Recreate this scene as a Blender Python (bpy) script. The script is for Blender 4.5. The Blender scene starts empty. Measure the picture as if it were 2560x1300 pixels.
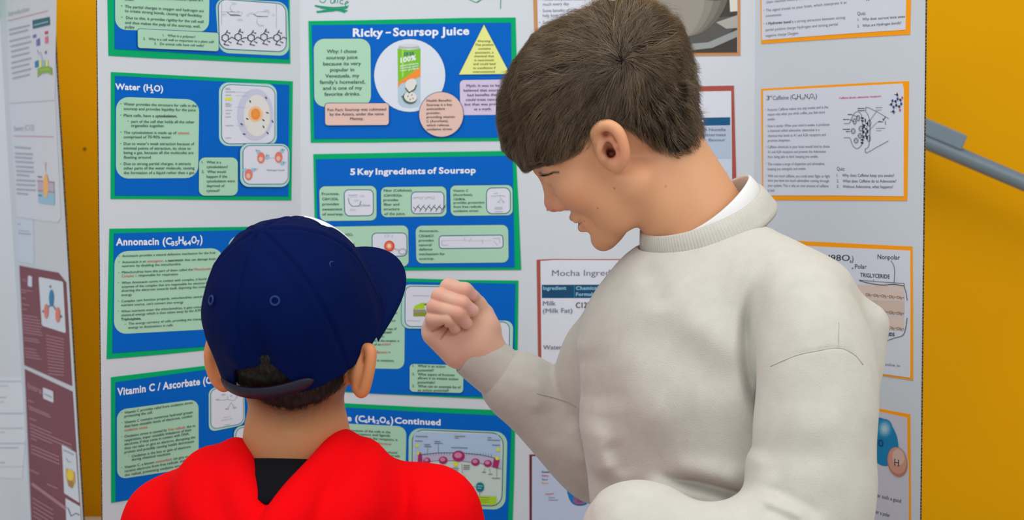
import bpy, math, random
import numpy as np
from mathutils import Matrix, Vector

# ------------------------------------------------------------------ camera
PITCH = math.radians(2.6)
FPX = 4409.0
CAM = np.array([0.0, 0.0, 1.35])
AX_R = np.array([1.0, 0.0, 0.0])
AX_U = np.array([0.0, math.sin(PITCH), math.cos(PITCH)])
AX_F = np.array([0.0, math.cos(PITCH), -math.sin(PITCH)])
scene = bpy.context.scene
COL = scene.collection
cam_data = bpy.data.cameras.new('camera')
cam_data.sensor_width = 36.0
cam_data.lens = FPX * 36.0 / 2560.0
cam_data.clip_start = 0.05
cam_data.dof.use_dof = True
cam_data.dof.focus_distance = 1.93
cam_data.dof.aperture_fstop = 8.0
cam = bpy.data.objects.new('camera', cam_data)
cam.location = CAM
cam.rotation_euler = (math.pi / 2 - PITCH, 0, 0)
COL.objects.link(cam)
scene.camera = cam

# ------------------------------------------------------------------ light
scene.view_settings.view_transform = 'Standard'
scene.view_settings.look = 'None'
scene.view_settings.exposure = 0.0
scene.view_settings.gamma = 1.0
scene.view_settings.use_curve_mapping = False
world = bpy.data.worlds.new('world')
world.use_nodes = True
world.node_tree.nodes['Background'].inputs[0].default_value = (0.86, 0.93, 1.0, 1)
world.node_tree.nodes['Background'].inputs[1].default_value = 0.54
scene.world = world


def area_light(name, loc, target, sx, sy, power, color):
    d = bpy.data.lights.new(name, 'AREA')
    d.shape = 'RECTANGLE'
    d.size, d.size_y, d.energy, d.color = sx, sy, power, color
    o = bpy.data.objects.new(name, d)
    o.location = loc
    o.rotation_euler = (Vector(target) - Vector(loc)).to_track_quat('-Z', 'Y').to_euler()
    COL.objects.link(o)
    return o


area_light('ceiling_and_fill_light', (-0.6, 1.4, 3.1), (-0.5, 1.9, 0.0), 1.8, 1.4, 23, (1.0, 0.97, 0.91))
area_light('ceiling_and_fill_light', (1.3, 1.2, 3.1), (1.0, 1.6, 0.0), 1.8, 1.4, 15, (1.0, 0.96, 0.88))
area_light('ceiling_and_fill_light', (2.0, -1.2, 3.1), (-0.1, 2.3, 1.2), 2.4, 1.4, 34, (1.0, 0.97, 0.92))  # added fill lamp aimed at the board to brighten its darker side panel
area_light('window_light', (-2.2, -1.8, 2.8), (0.1, 2.8, 1.2), 4.0, 1.8, 40, (0.92, 0.96, 1.0))


# ------------------------------------------------------------------ helpers
def cam2world(p):
    p = np.asarray(p, float)
    return CAM + p[..., 0:1] * AX_R + p[..., 1:2] * AX_U + p[..., 2:3] * AX_F


def PX(u, v, d):
    """point in camera axes (x right, y up, z away) seen at pixel u,v at distance d"""
    return np.array([(u - 1280.0) / FPX * d, -(v - 650.0) / FPX * d, d])


def lin(c):
    out = []
    for x in c:
        x = x / 255.0
        out.append(x / 12.92 if x <= 0.04045 else ((x + 0.055) / 1.055) ** 2.4)
    return out


MATS = {}


def mat(name, rgb, rough=0.7, spec=0.3, bump=None, vary=None, sss=None, attr=None, sheen=0.0):
    """procedural principled material; bump=(scale,strength), vary=(scale,amount)"""
    if name in MATS:
        return MATS[name]
    m = bpy.data.materials.new(name)
    m.use_nodes = True
    nt = m.node_tree
    b = nt.nodes['Principled BSDF']
    b.inputs['Base Color'].default_value = (*lin(rgb), 1)
    b.inputs['Roughness'].default_value = rough
    b.inputs['Specular IOR Level'].default_value = spec
    if sheen:
        b.inputs['Sheen Weight'].default_value = sheen
        b.inputs['Sheen Roughness'].default_value = 0.5
    src = None
    if attr:
        a = nt.nodes.new('ShaderNodeAttribute')
        a.attribute_name = attr
        src = a.outputs['Color']
    tc = nt.nodes.new('ShaderNodeTexCoord')
    if vary:
        n = nt.nodes.new('ShaderNodeTexNoise')
        n.inputs['Scale'].default_value = vary[0]
        n.inputs['Detail'].default_value = 5
        nt.links.new(tc.outputs['Object'], n.inputs['Vector'])
        mr = nt.nodes.new('ShaderNodeMapRange')
        mr.inputs['From Min'].default_value = 0.3
        mr.inputs['From Max'].default_value = 0.7
        mr.inputs['To Min'].default_value = 1 - vary[1]
        mr.inputs['To Max'].default_value = 1 + vary[1]
        nt.links.new(n.outputs['Fac'], mr.inputs['Value'])
        mx = nt.nodes.new('ShaderNodeVectorMath')
        mx.operation = 'SCALE'
        if src is not None:
            nt.links.new(src, mx.inputs[0])
        else:
            mx.inputs[0].default_value = lin(rgb)
        nt.links.new(mr.outputs['Result'], mx.inputs['Scale'])
        src = mx.outputs['Vector']
    if src is not None:
        nt.links.new(src, b.inputs['Base Color'])
    if bump:
        n2 = nt.nodes.new('ShaderNodeTexNoise')
        n2.inputs['Scale'].default_value = bump[0]
        n2.inputs['Detail'].default_value = 4
        nt.links.new(tc.outputs['Object'], n2.inputs['Vector'])
        bp = nt.nodes.new('ShaderNodeBump')
        bp.inputs['Strength'].default_value = bump[1]
        bp.inputs['Distance'].default_value = 0.001
        nt.links.new(n2.outputs['Fac'], bp.inputs['Height'])
        nt.links.new(bp.outputs['Normal'], b.inputs['Normal'])
    if sss:
        b.inputs['Subsurface Weight'].default_value = sss
        b.inputs['Subsurface Radius'].default_value = (0.010, 0.004, 0.002)
        b.inputs['Subsurface Scale'].default_value = 0.6
    MATS[name] = m
    return m


def mesh_obj(name, verts, faces, mats, parent=None, fmat=None, smooth=False):
    me = bpy.data.meshes.new(name)
    if isinstance(faces, np.ndarray):
        nf, k = faces.shape
        me.vertices.add(len(verts))
        me.vertices.foreach_set('co', np.asarray(verts, np.float32).ravel())
        me.loops.add(nf * k)
        me.loops.foreach_set('vertex_index', faces.astype(np.int32).ravel())
        me.polygons.add(nf)
        me.polygons.foreach_set('loop_start', np.arange(0, nf * k, k, dtype=np.int32))
        me.update(calc_edges=True)
    else:
        me.from_pydata([tuple(map(float, v)) for v in verts], [], [tuple(map(int, f)) for f in faces])
    for m in (mats if isinstance(mats, (list, tuple)) else [mats]):
        me.materials.append(m)
    if fmat is not None:
        me.polygons.foreach_set('material_index', np.asarray(fmat, np.int32))
    if smooth:
        me.polygons.foreach_set('use_smooth', np.ones(len(me.polygons), bool))
    me.update()
    o = bpy.data.objects.new(name, me)
    COL.objects.link(o)
    if parent is not None:
        o.parent = parent
        o.matrix_parent_inverse = parent.matrix_basis.inverted()
    return o


def empty(name, loc=(0, 0, 0)):
    o = bpy.data.objects.new(name, None)
    o.location = loc
    o.empty_display_size = 0.05
    COL.objects.link(o)
    return o


def tag(o, label=None, category=None, group=None, kind=None):
    for k, v in (('label', label), ('category', category), ('group', group), ('kind', kind)):
        if v:
            o[k] = v
    return o


def box_geo(lo, hi):
    x0, y0, z0 = lo
    x1, y1, z1 = hi
    v = [(x0, y0, z0), (x1, y0, z0), (x1, y1, z0), (x0, y1, z0), (x0, y0, z1), (x1, y0, z1), (x1, y1, z1), (x0, y1, z1)]
    f = [(0, 3, 2, 1), (4, 5, 6, 7), (0, 1, 5, 4), (1, 2, 6, 5), (2, 3, 7, 6), (3, 0, 4, 7)]
    return v, f


def box(name, lo, hi, m, parent=None):
    v, f = box_geo(lo, hi)
    return mesh_obj(name, v, f, m, parent)


def tube_geo(pts, rad, n=12, cap=True):
    """tube along a polyline with a radius per point"""
    pts = np.asarray(pts, float)
    k = len(pts)
    rad = np.broadcast_to(np.asarray(rad, float), (k,))
    t = np.gradient(pts, axis=0)
    t /= np.linalg.norm(t, axis=1, keepdims=True) + 1e-12
    a = np.cross(t[0], [0.3, 0.5, 0.81])
    a /= np.linalg.norm(a)
    vs, fs = [], []
    for i in range(k):
        a = a - t[i] * (a @ t[i])
        a /= np.linalg.norm(a)
        b = np.cross(t[i], a)
        for j in range(n):
            th = 2 * math.pi * j / n
            vs.append(pts[i] + rad[i] * (math.cos(th) * a + math.sin(th) * b))
    for i in range(k - 1):
        for j in range(n):
            fs.append((i * n + j, i * n + (j + 1) % n, (i + 1) * n + (j + 1) % n, (i + 1) * n + j))
    if cap:
        fs.append(tuple(range(n))[::-1])
        fs.append(tuple((k - 1) * n + j for j in range(n)))
    return vs, fs


def merge_geo(*gs):
    V, F = [], []
    for v, f in gs:
        o = len(V)
        V.extend([tuple(x) for x in v])
        F.extend([tuple(i + o for i in q) for q in f])
    return V, F


def spline(pts, n):
    """Catmull-Rom through the points"""
    p = np.asarray(pts, float)
    p = np.vstack([2 * p[0] - p[1], p, 2 * p[-1] - p[-2]])
    out = []
    segs = len(p) - 3
    for i in range(segs):
        for t in np.linspace(0, 1, n, endpoint=(i == segs - 1)):
            a, b, c, d = p[i:i + 4]
            out.append(0.5 * (2 * b + (c - a) * t + (2 * a - 5 * b + 4 * c - d) * t * t + (3 * b - a - 3 * c + d) * t ** 3))
    return np.array(out)
# ------------------------------------------------------------------ room
WALL_Y = 3.15
m_wall = mat('mustard_wall_paint', (224, 159, 0), 0.7, 0.08, bump=(160, 0.25), vary=(3.0, 0.03))
m_floor = mat('pale_vinyl_floor', (208, 203, 194), 0.5, 0.4, vary=(20, 0.08))
tag(box('wall_back', (-4.5, WALL_Y, 0), (4.5, WALL_Y + 0.12, 3.2), m_wall), kind='structure')
tag(box('floor', (-4.5, -3.5, -0.1), (4.5, WALL_Y, 0), m_floor), kind='structure')

# paint chip / screw mark on the wall between the boards
def ray(u, v):
    return (u - 1280.0) / FPX * AX_R - (v - 650.0) / FPX * AX_U + AX_F

def wall_pt(u, v, y=WALL_Y):
    d = ray(u, v)
    return CAM + d * (y / d[1])

c = wall_pt(212, 372)
a = np.linspace(0, 2 * math.pi, 20, endpoint=False)
vv = [(c[0] + 0.0034 * math.cos(t), WALL_Y + 0.002, c[2] + 0.0034 * math.sin(t)) for t in a] + \
     [(c[0] + 0.0022 * math.cos(t), WALL_Y - 0.0025, c[2] + 0.0022 * math.sin(t)) for t in a]
ff = [tuple(range(20, 40))] + [(i, (i + 1) % 20, 20 + (i + 1) % 20, 20 + i) for i in range(20)]
tag(mesh_obj('screw', vv, ff, mat('old_screw', (120, 80, 22), 0.6)),
    'small brown screw head in the yellow wall between the two display boards', 'screw')

# sloping handrail
m_rail = mat('rail_grey_paint', (112, 130, 143), 0.38, 0.5, vary=(40, 0.03))
RAIL_Y = 3.03
rail = empty('handrail', tuple(wall_pt(2312, 358, RAIL_Y)))
tag(rail, 'sloping blue-grey metal handrail fixed to the yellow wall beside the board', 'handrail')
r0, r1 = wall_pt(2100, 262, RAIL_Y), wall_pt(4400, 1239, RAIL_Y)
v, f = tube_geo([r0, r1], 0.0138, 24)
mesh_obj('tube', v, f, m_rail, rail, smooth=False)
for p in bpy.data.objects['tube'].data.polygons:
    p.use_smooth = len(p.vertices) == 4
dirv = (r1 - r0) / np.linalg.norm(r1 - r0)
nrm = np.array([-dirv[2], 0, dirv[0]])
nrm = nrm if nrm[2] > 0 else -nrm
def slab(p0, p1, up0, up1, y0, y1):
    q = [p0 + nrm * up0, p1 + nrm * up0, p1 + nrm * up1, p0 + nrm * up1]
    V = [(x[0], y0, x[2]) for x in q] + [(x[0], y1, x[2]) for x in q]
    return V, [(0, 1, 2, 3), (7, 6, 5, 4), (0, 4, 5, 1), (1, 5, 6, 2), (2, 6, 7, 3), (3, 7, 4, 0)]
b1 = wall_pt(2390, 383, RAIL_Y)
g = merge_geo(slab(b1 - dirv * 0.20, b1 + dirv * 0.004, 0.006, 0.034, RAIL_Y - 0.0145, RAIL_Y + 0.0145))
bk = mesh_obj('connector_sleeve', *g, m_rail, rail)
bv = bk.modifiers.new('b', 'BEVEL'); bv.width = 0.003; bv.segments = 3
v, f = tube_geo([b1 - dirv * 0.15 + np.array([0, 0.005, 0]), b1 - dirv * 0.15 + np.array([0, WALL_Y - RAIL_Y + 0.01, -0.01])], 0.009, 16)
mesh_obj('wall_bracket', v, f, m_rail, rail)

# table the boards stand on
m_top = mat('table_laminate', (214, 211, 204), 0.4, 0.4, vary=(60, 0.03))
m_leg = mat('table_steel', (70, 72, 75), 0.35, 0.5)
tb = empty('folding_table', (0, 2.45, 0))
tag(tb, 'long grey table carrying the blue-postered display board', 'table', 'grey tables under the boards')
tb2 = empty('folding_table', (-1.2, 2.95, 0))
tag(tb2, 'grey table by the wall carrying the burgundy-postered display board', 'table', 'grey tables under the boards')
for t_, x0, x1, y0, y1 in ((tb, -1.7, 1.2, 2.12, 2.78), (tb2, -2.2, -0.2, 2.80, 3.12)):
    box('table_top', (x0, y0, 0.72), (x1, y1, 0.75), m_top, t_)
    for x in (x0 + .1, x1 - .1):
        for y in (y0 + .06, y1 - .06):
            v, f = tube_geo([(x, y, 0.0), (x, y, 0.725)], 0.016, 16)
            mesh_obj('leg', v, f, m_leg, t_)

# ------------------------------------------------------------------ planes of the display boards
class Plane:
    def __init__(s, p0, p1, p2):
        """p0 lower fold corner, p1 lower free corner, p2 a point above p0"""
        s.o = np.asarray(p0, float)
        ex = np.asarray(p1, float) - s.o
        ez = np.asarray(p2, float) - s.o
        n = np.cross(ex, ez)
        n /= np.linalg.norm(n)
        if n[1] > 0:
            n = -n
        s.n = n
        s.ex = ex / np.linalg.norm(ex)
        s.ez = np.cross(s.ex, n)
        if s.ez[2] < 0:
            s.ez = -s.ez

    def hit(s, u, v):
        d = ray(u, v)
        return CAM + d * (((s.o - CAM) @ s.n) / (d @ s.n))

    def uv(s, u, v):
        p = s.hit(u, v) - s.o
        return np.array([p @ s.ex, p @ s.ez])

    def at(s, ab, off):
        ab = np.asarray(ab)
        return s.o + ab[..., 0:1] * s.ex + ab[..., 1:2] * s.ez + off * s.n


TT = 0.75
BH = 0.915
BY = 2.40
def on_y(u, y, v=450):
    return wall_pt(u, v, y)[0]

fx0, fx1 = on_y(752, BY), on_y(1885, BY)
A_L, A_R = math.radians(42), math.radians(55.7)
WL = 0.305
lw = np.array([fx0 - WL * math.cos(A_L), BY - WL * math.sin(A_L), TT])
rw = np.array([fx1 + WL * math.cos(A_R), BY - WL * math.sin(A_R), TT])
f0, f1 = np.array([fx0, BY, TT]), np.array([fx1, BY, TT])
Z = np.array([0, 0, 1.0])
PL_C = Plane(f0, f1, f0 + Z)
PL_L = Plane(f0, lw, f0 + Z)
PL_R = Plane(f1, rw, f1 + Z)

m_board = mat('white_board_face', (207, 212, 219), 0.5, 0.3, vary=(1.5, 0.015))
me_ = bpy.data.materials.new('corrugated_edge')
me_.use_nodes = True
nt = me_.node_tree
bs = nt.nodes['Principled BSDF']
bs.inputs['Roughness'].default_value = 0.9
tc = nt.nodes.new('ShaderNodeTexCoord')
wv = nt.nodes.new('ShaderNodeTexWave')
wv.bands_direction = 'Z'
wv.inputs['Scale'].default_value = 80
wv.inputs['Distortion'].default_value = 6
wv.inputs['Detail'].default_value = 3
wv.inputs['Detail Scale'].default_value = 3
nt.links.new(tc.outputs['Object'], wv.inputs['Vector'])
cr = nt.nodes.new('ShaderNodeValToRGB')
cr.color_ramp.elements[0].position = 0.35
cr.color_ramp.elements[0].color = (*lin((30, 22, 14)), 1)
cr.color_ramp.elements[1].position = 0.8
cr.color_ramp.elements[1].color = (*lin((120, 100, 75)), 1)
nt.links.new(wv.outputs['Fac'], cr.inputs['Fac'])
nt.links.new(cr.outputs['Color'], bs.inputs['Base Color'])
m_edge = me_


def panel(name, a, b, ta, tb_, n, parent, flare=0.0):
    """board panel between lower points a,b and upper points ta,tb_, thickness behind the face"""
    th = 0.0028
    q = [np.asarray(x, float) for x in (a, b, tb_, ta)]
    back = [x - n * th for x in q]
    V = q + back
    F = [(0, 1, 2, 3), (7, 6, 5, 4), (0, 4, 5, 1), (1, 5, 6, 2), (2, 6, 7, 3), (3, 7, 4, 0)]
    o = mesh_obj(name, V, F, [m_board, m_edge], parent, fmat=[0, 0, 1, 1, 1, 1])
    return o


bd = empty('display_board', tuple(f0))
tag(bd, 'white three-panel display board with blue, brown and orange posters behind the two boys', 'display board')
up = Z * BH
panel('centre_panel', f0, f1, f0 + up, f1 + up, PL_C.n, bd)
panel('side_panel', f0, lw, f0 + up, lw + up, PL_L.n, bd)
panel('side_panel', f1, rw, f1 + up, rw + up, PL_R.n, bd)

# second board, further along the table, its near wing leaning
gy = 2.93
LEAN = 0.050
gf = np.array([on_y(77, gy, 1300), gy, TT])
gA = math.radians(62)
ge = gf + WL * 1.19 * np.array([math.cos(gA), -math.sin(gA), 0])
lean = np.array([-LEAN * BH, 0, BH * 1.05])
gl = gf + np.array([-0.70, 0.0, 0])
PL_GW = Plane(gf, ge, gf + lean)
PL_GC = Plane(gl, gf, gl + lean)
bd2 = empty('display_board', tuple(gf))
tag(bd2, 'leaning white display board with burgundy and white papers, beyond a strip of yellow wall', 'display board')
panel('centre_panel', gl, gf, gl + lean, gf + lean, PL_GC.n, bd2)
panel('side_panel', gf, ge, gf + lean, ge + lean, PL_GW.n, bd2)
# ------------------------------------------------------------------ printed sheets: drawing kit
GRN = mat('green_card', (4, 168, 106), 0.65, 0.08, vary=(8, 0.02))
BLU = mat('blue_print', (0, 98, 194), 0.5, 0.1, vary=(6, 0.02))
MINT = mat('mint_print', (170, 212, 184), 0.5, 0.12)
MINT2 = mat('light_mint_print', (172, 216, 204), 0.5, 0.3)
NAVY = mat('navy_print', (0, 78, 138), 0.5, 0.3)
PAPER = mat('white_paper', (216, 218, 229), 0.55, 0.15)
PALEP = mat('pale_print', (214, 221, 232), 0.5, 0.3)
ORG = mat('orange_card', (255, 162, 24), 0.65, 0.1)
TAN = mat('tan_card', (196, 140, 92), 0.65, 0.25)
BRICK = mat('brick_card', (168, 80, 68), 0.65, 0.25)
BURG = mat('burgundy_print', (122, 50, 66), 0.5, 0.3)
PINK = mat('pink_print', (224, 188, 176), 0.5, 0.3)
LILAC = mat('lilac_print', (208, 194, 220), 0.5, 0.3)
YEL = mat('yellow_print', (226, 230, 138), 0.5, 0.3)
INK = mat('dark_ink', (34, 66, 66), 0.6, 0.2)
BLK = mat('black_ink', (38, 38, 52), 0.6, 0.2)
GRY = mat('grey_ink', (112, 116, 130), 0.6, 0.2)
LGRY = mat('light_grey_ink', (168, 174, 186), 0.6, 0.2)
REDI = mat('red_ink', (214, 74, 84), 0.6, 0.2)
MAGI = mat('magenta_ink', (206, 60, 110), 0.6, 0.2)
WHI = mat('white_print', (232, 236, 244), 0.5, 0.3)
TEAL = mat('teal_print', (0, 84, 130), 0.5, 0.3)
CYAN = mat('cyan_print', (0, 126, 178), 0.5, 0.3)
LIME = mat('lime_print', (168, 208, 40), 0.5, 0.3)
ROSE = mat('rose_print', (160, 44, 100), 0.5, 0.3)
SALM = mat('salmon_print', (226, 122, 104), 0.5, 0.3)
ORA2 = mat('orange_print', (240, 142, 50), 0.5, 0.3)
GOLD = mat('gold_print', (224, 170, 40), 0.5, 0.3)
MARK = mat('green_marker', (22, 150, 110), 0.6, 0.2)
BEIGE = mat('beige_print', (222, 198, 184), 0.5, 0.3)
PURP = mat('violet_print', (120, 100, 180), 0.5, 0.3)
CELL = mat('cell_lavender_print', (196, 198, 220), 0.5, 0.3)
CREAM = mat('cream_print', (222, 218, 214), 0.5, 0.3)
OLIV = mat('olive_print', (140, 150, 40), 0.5, 0.3)
GREENP = mat('leaf_green_print', (120, 190, 40), 0.5, 0.3)
LBLU = mat('light_blue_print', (150, 196, 220), 0.5, 0.3)

FR = [0, 0, 1.0]
def frame(x, y, s):
    FR[:] = [x, y, s]
FA, FB, FC, FD = (240, 0, .2308), (240, 180, .2539), (240, 560, .2616), (240, 900, .3077)
FE, FF, FG, FH = (760, 0, .2769), (760, 370, .2462), (860, 690, .2462), (820, 1000, .2308)


class Part:
    """one flat printed piece; geometry is kept in the plane and given a small lift per layer"""
    def __init__(s, name, plane, parent=None, base=0.0):
        s.name, s.plane, s.parent, s.base = name, plane, parent, base
        s.V, s.F, s.M, s.mats = [], [], [], []

    def add(s, V3, F, m):
        o = sum(len(v) for v in s.V)
        s.V.append(np.asarray(V3, float))
        if m not in s.mats:
            s.mats.append(m)
        i = s.mats.index(m)
        for f in F:
            s.F.append(tuple(k + o for k in f))
            s.M.append(i)

    def c(s, pts):
        return np.array([s.plane.uv(FR[0] + FR[2] * x, FR[1] + FR[2] * y) for x, y in pts])

    def flat(s, ab, m, off):
        ab = np.asarray(ab)
        area = 0.5 * np.sum(ab[:, 0] * np.roll(ab[:, 1], -1) - ab[:, 1] * np.roll(ab[:, 0], -1))
        if (area < 0) != (np.dot(np.cross(s.plane.ex, s.plane.ez), s.plane.n) < 0):
            ab = ab[::-1]
        s.add(s.plane.at(ab, s.base + off + 5e-6 * min(len(s.F), 40) + 6e-7 * min(len(s.F), 500)), [tuple(range(len(ab)))], m)

    def pg(s, pts, m, off=0.0):
        s.flat(s.c(pts), m, off)
        return s

    def sheet(s, pts, m, t0, t1):
        """a sheet with thickness"""
        ab = s.c(pts)
        n = len(ab)
        V = np.vstack([s.plane.at(ab, t1), s.plane.at(ab, t0)])
        s.add(V, [tuple(range(n)), tuple(range(2 * n - 1, n - 1, -1))] + [(i, n + i, n + (i + 1) % n, (i + 1) % n) for i in range(n)], m)
        return s

    def rr(s, q, r, m, off=0.0, border=None):
        """rounded rectangle on corner points TL TR BR BL (r in drawing units)"""
        q = np.asarray(q, float)
        if border:
            w, bm = border
            cen = q.mean(0)
            d = q - cen
            g = np.sign(d) * w
            s.rr(q + g, r + w, bm, off)
            off += 0.0001
        w = max(np.linalg.norm(q[1] - q[0]), 1e-6)
        h = max(np.linalg.norm(q[3] - q[0]), 1e-6)
        rx, ry = min(r / w, .5), min(r / h, .5)
        pts = []
        for cx, cy, a0 in ((rx, ry, 180), (1 - rx, ry, 270), (1 - rx, 1 - ry, 0), (rx, 1 - ry, 90)):
            for t in range(0, 91, 15):
                a = math.radians(a0 + t)
                x, y = cx + rx * math.cos(a), cy + ry * math.sin(a)
                pts.append((1 - y) * ((1 - x) * q[0] + x * q[1]) + y * ((1 - x) * q[3] + x * q[2]))
        s.pg(pts, m, off)
        return s

    def el(s, cx, cy, rx, ry, m, off=0.0, rot=0, n=40):
        a, R = np.linspace(0, 2 * math.pi, n, endpoint=False), math.radians(rot)
        x, y = rx * np.cos(a), ry * np.sin(a)
        s.pg([(cx + p * math.cos(R) - q * math.sin(R), cy + p * math.sin(R) + q * math.cos(R)) for p, q in zip(x, y)], m, off)
        return s

    def ln(s, pts, w, m, off=0.0):
        p = np.asarray(pts, float)
        for a, b in zip(p[:-1], p[1:]):
            d = b - a
            L = np.linalg.norm(d)
            if L < 1e-9:
                continue
            d /= L
            nn = np.array([-d[1], d[0]]) * w / 2
            e = d * w * .3
            s.pg([a - e + nn, b + e + nn, b + e - nn, a - e - nn], m, off)
        return s

    def ring(s, cx, cy, rx, ry, w, m, off=0.0, a0=0, a1=360, n=24):
        a = np.radians(np.linspace(a0, a1, n + 1))
        return s.ln([(cx + rx * math.cos(t), cy + ry * math.sin(t)) for t in a], w, m, off)

    def tx(s, text, x0, y0, x1, y1, h, m, off=0.0, bold=0.0):
        small = bold <= .012
        V, F, wid = glyphs(text, 0.0 if small else bold)
        if wid <= 0:
            return s
        p0, p1, pu = s.c([(x0, y0), (x1, y1), (x0, y0 - h)])
        ex, ey = (p1 - p0) / wid, (pu - p0) / 0.73
        ab = p0 + V[:, 0:1] * ex + V[:, 1:2] * ey
        if small and bold > 0:       # a slightly heavier stroke
            for k in (-1, 1):
                s.add(s.plane.at(ab + ex * (bold * 1.6 * k), s.base + off + 1e-5 * k), F, m)
        else:
            s.add(s.plane.at(ab, s.base + off), F, m)
        return s

    def done(s):
        V = np.vstack(s.V)
        o = mesh_obj(s.name, V, s.F, s.mats, s.parent, fmat=s.M)
        # face the viewer
        return o


GC = {}
def glyphs(text, bold):
    k = (text, bold)
    if k in GC:
        return GC[k]
    cu = bpy.data.curves.new('t', 'FONT')
    cu.body = text
    cu.size = 1.0
    cu.resolution_u = 3
    cu.offset = bold
    cu.space_character = 1 + bold * 2.2
    cu.fill_mode = 'FRONT'
    o = bpy.data.objects.new('t', cu)
    me = bpy.data.meshes.new_from_object(o)
    n = len(me.vertices)
    V = np.zeros(n * 3)
    me.vertices.foreach_get('co', V)
    V = V.reshape(-1, 3)
    F = [tuple(p.vertices) for p in me.polygons]
    bpy.data.objects.remove(o)
    bpy.data.curves.remove(cu)
    bpy.data.meshes.remove(me)
    if n:
        V[:, 0] -= V[:, 0].min()
        w = V[:, 0].max()
    else:
        w = 0
    GC[k] = (V, F, w)
    return GC[k]


class Poster:
    def __init__(s, name, plane, quad, card, sheet_quad, sheet_mat, label, category='poster', group=None, t=0.0002):
        s.plane, s.t = plane, t
        cen = plane.at(plane.uv(*(np.mean([(FR[0] + FR[2] * x, FR[1] + FR[2] * y) for x, y in quad], 0))), 0)
        s.root = empty(name, tuple(cen))
        tag(s.root, label, category, group)
        s.parts = []
        if card is not None:
            Part('backing_card', plane, s.root).sheet(quad, card, t, t + .0005).done()
            t += .0005
        s.sheet_obj = Part('printed_sheet', plane, s.root).sheet(sheet_quad, sheet_mat, t + .0001, t + .0005).done()
        s.t = t + .0007

    def part(s, name, parent=None, lift=0.0):
        p = Part(name, s.plane, parent or s.root, s.t + lift)
        return p

    def panel(s, q, r, m, border=None, text=(), name='text_panel', inner=None, draw=None, ink=None, h=26, lift=0.0, bold=0.0):
        """a printed box with its lettering or picture on it"""
        p = s.part(name, lift=lift)
        p.rr(q, r, m, 0, border)
        if inner:
            iq, ir, im, ib = inner
            p.rr(iq, ir, im, .0003, ib)
        o = p.done()
        if text:
            t = s.part('lettering', o, lift=lift + .0006)
            for L in text:
                tx, x0, y0, x1, y1 = L[:5]
                hh = L[5] if len(L) > 5 and L[5] else h
                mm = L[6] if len(L) > 6 else (ink or INK)
                t.tx(tx, x0, y0, x1, y1, hh, mm, 0, L[7] if len(L) > 7 else bold)
            t.done()
        if draw:
            d = s.part('printed_picture', o, lift=lift + .0006)
            draw(d)
            d.done()
        return o

    def text(s, name, lines, ink, h, bold=0.0, lift=0.0):
        t = s.part(name, lift=lift)
        for L in lines:
            tx, x0, y0, x1, y1 = L[:5]
            t.tx(tx, x0, y0, x1, y1, L[5] if len(L) > 5 and L[5] else h, L[6] if len(L) > 6 else ink, 0, L[7] if len(L) > 7 else bold)
        return t.done()

    def draw(s, name, fn, lift=0.0):
        d = s.part(name, lift=lift)
        fn(d)
        return d.done()


def hexa(d, cx, cy, r, w, m, off=0.0, rot=30):
    d.ln([(cx + r * math.cos(math.radians(rot + 60 * k)), cy + r * math.sin(math.radians(rot + 60 * k))) for k in range(7)], w, m, off)
# ------------------------------------------------------------------ side panel: blue posters on green card
TB = 0.018
frame(*FA)
P = Poster('poster', PL_L, [(110, -690), (2090, -500), (2103, 690), (1500, 668), (1080, 648), (640, 632), (133, 603)], GRN,
           [(190, -640), (2072, -450), (2085, 642), (1300, 600), (700, 560), (197, 530)], BLU,
           'blue poster on green card with a black polymer chain drawing, above the water poster')
bul = [('•', 262, 72, 278, 73, 18), ('•', 264, 195, 280, 196, 18)]
P.panel([(200, -480), (1228, -400), (1215, 352), (202, 322)], 120, MINT, text=[
    ('chain', 305, 6, 398, 10), ('bonds between two molecules repeats as a', 520, -10, 1150, 14)] + bul + [
    ('The partial charges in oxygen and hydrogen act', 305, 85, 1160, 133),
    ('to create strong bonds, causing rigid flexibility', 305, 130, 1140, 186),
    ('Due to this, it provides rigidity for the cell wall', 318, 205, 1155, 250),
    ('and thus makes the pulp of the soursop, well,', 308, 258, 1122, 302),
    ('pulpy', 308, 305, 410, 308)], h=32, bold=.004)
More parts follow.
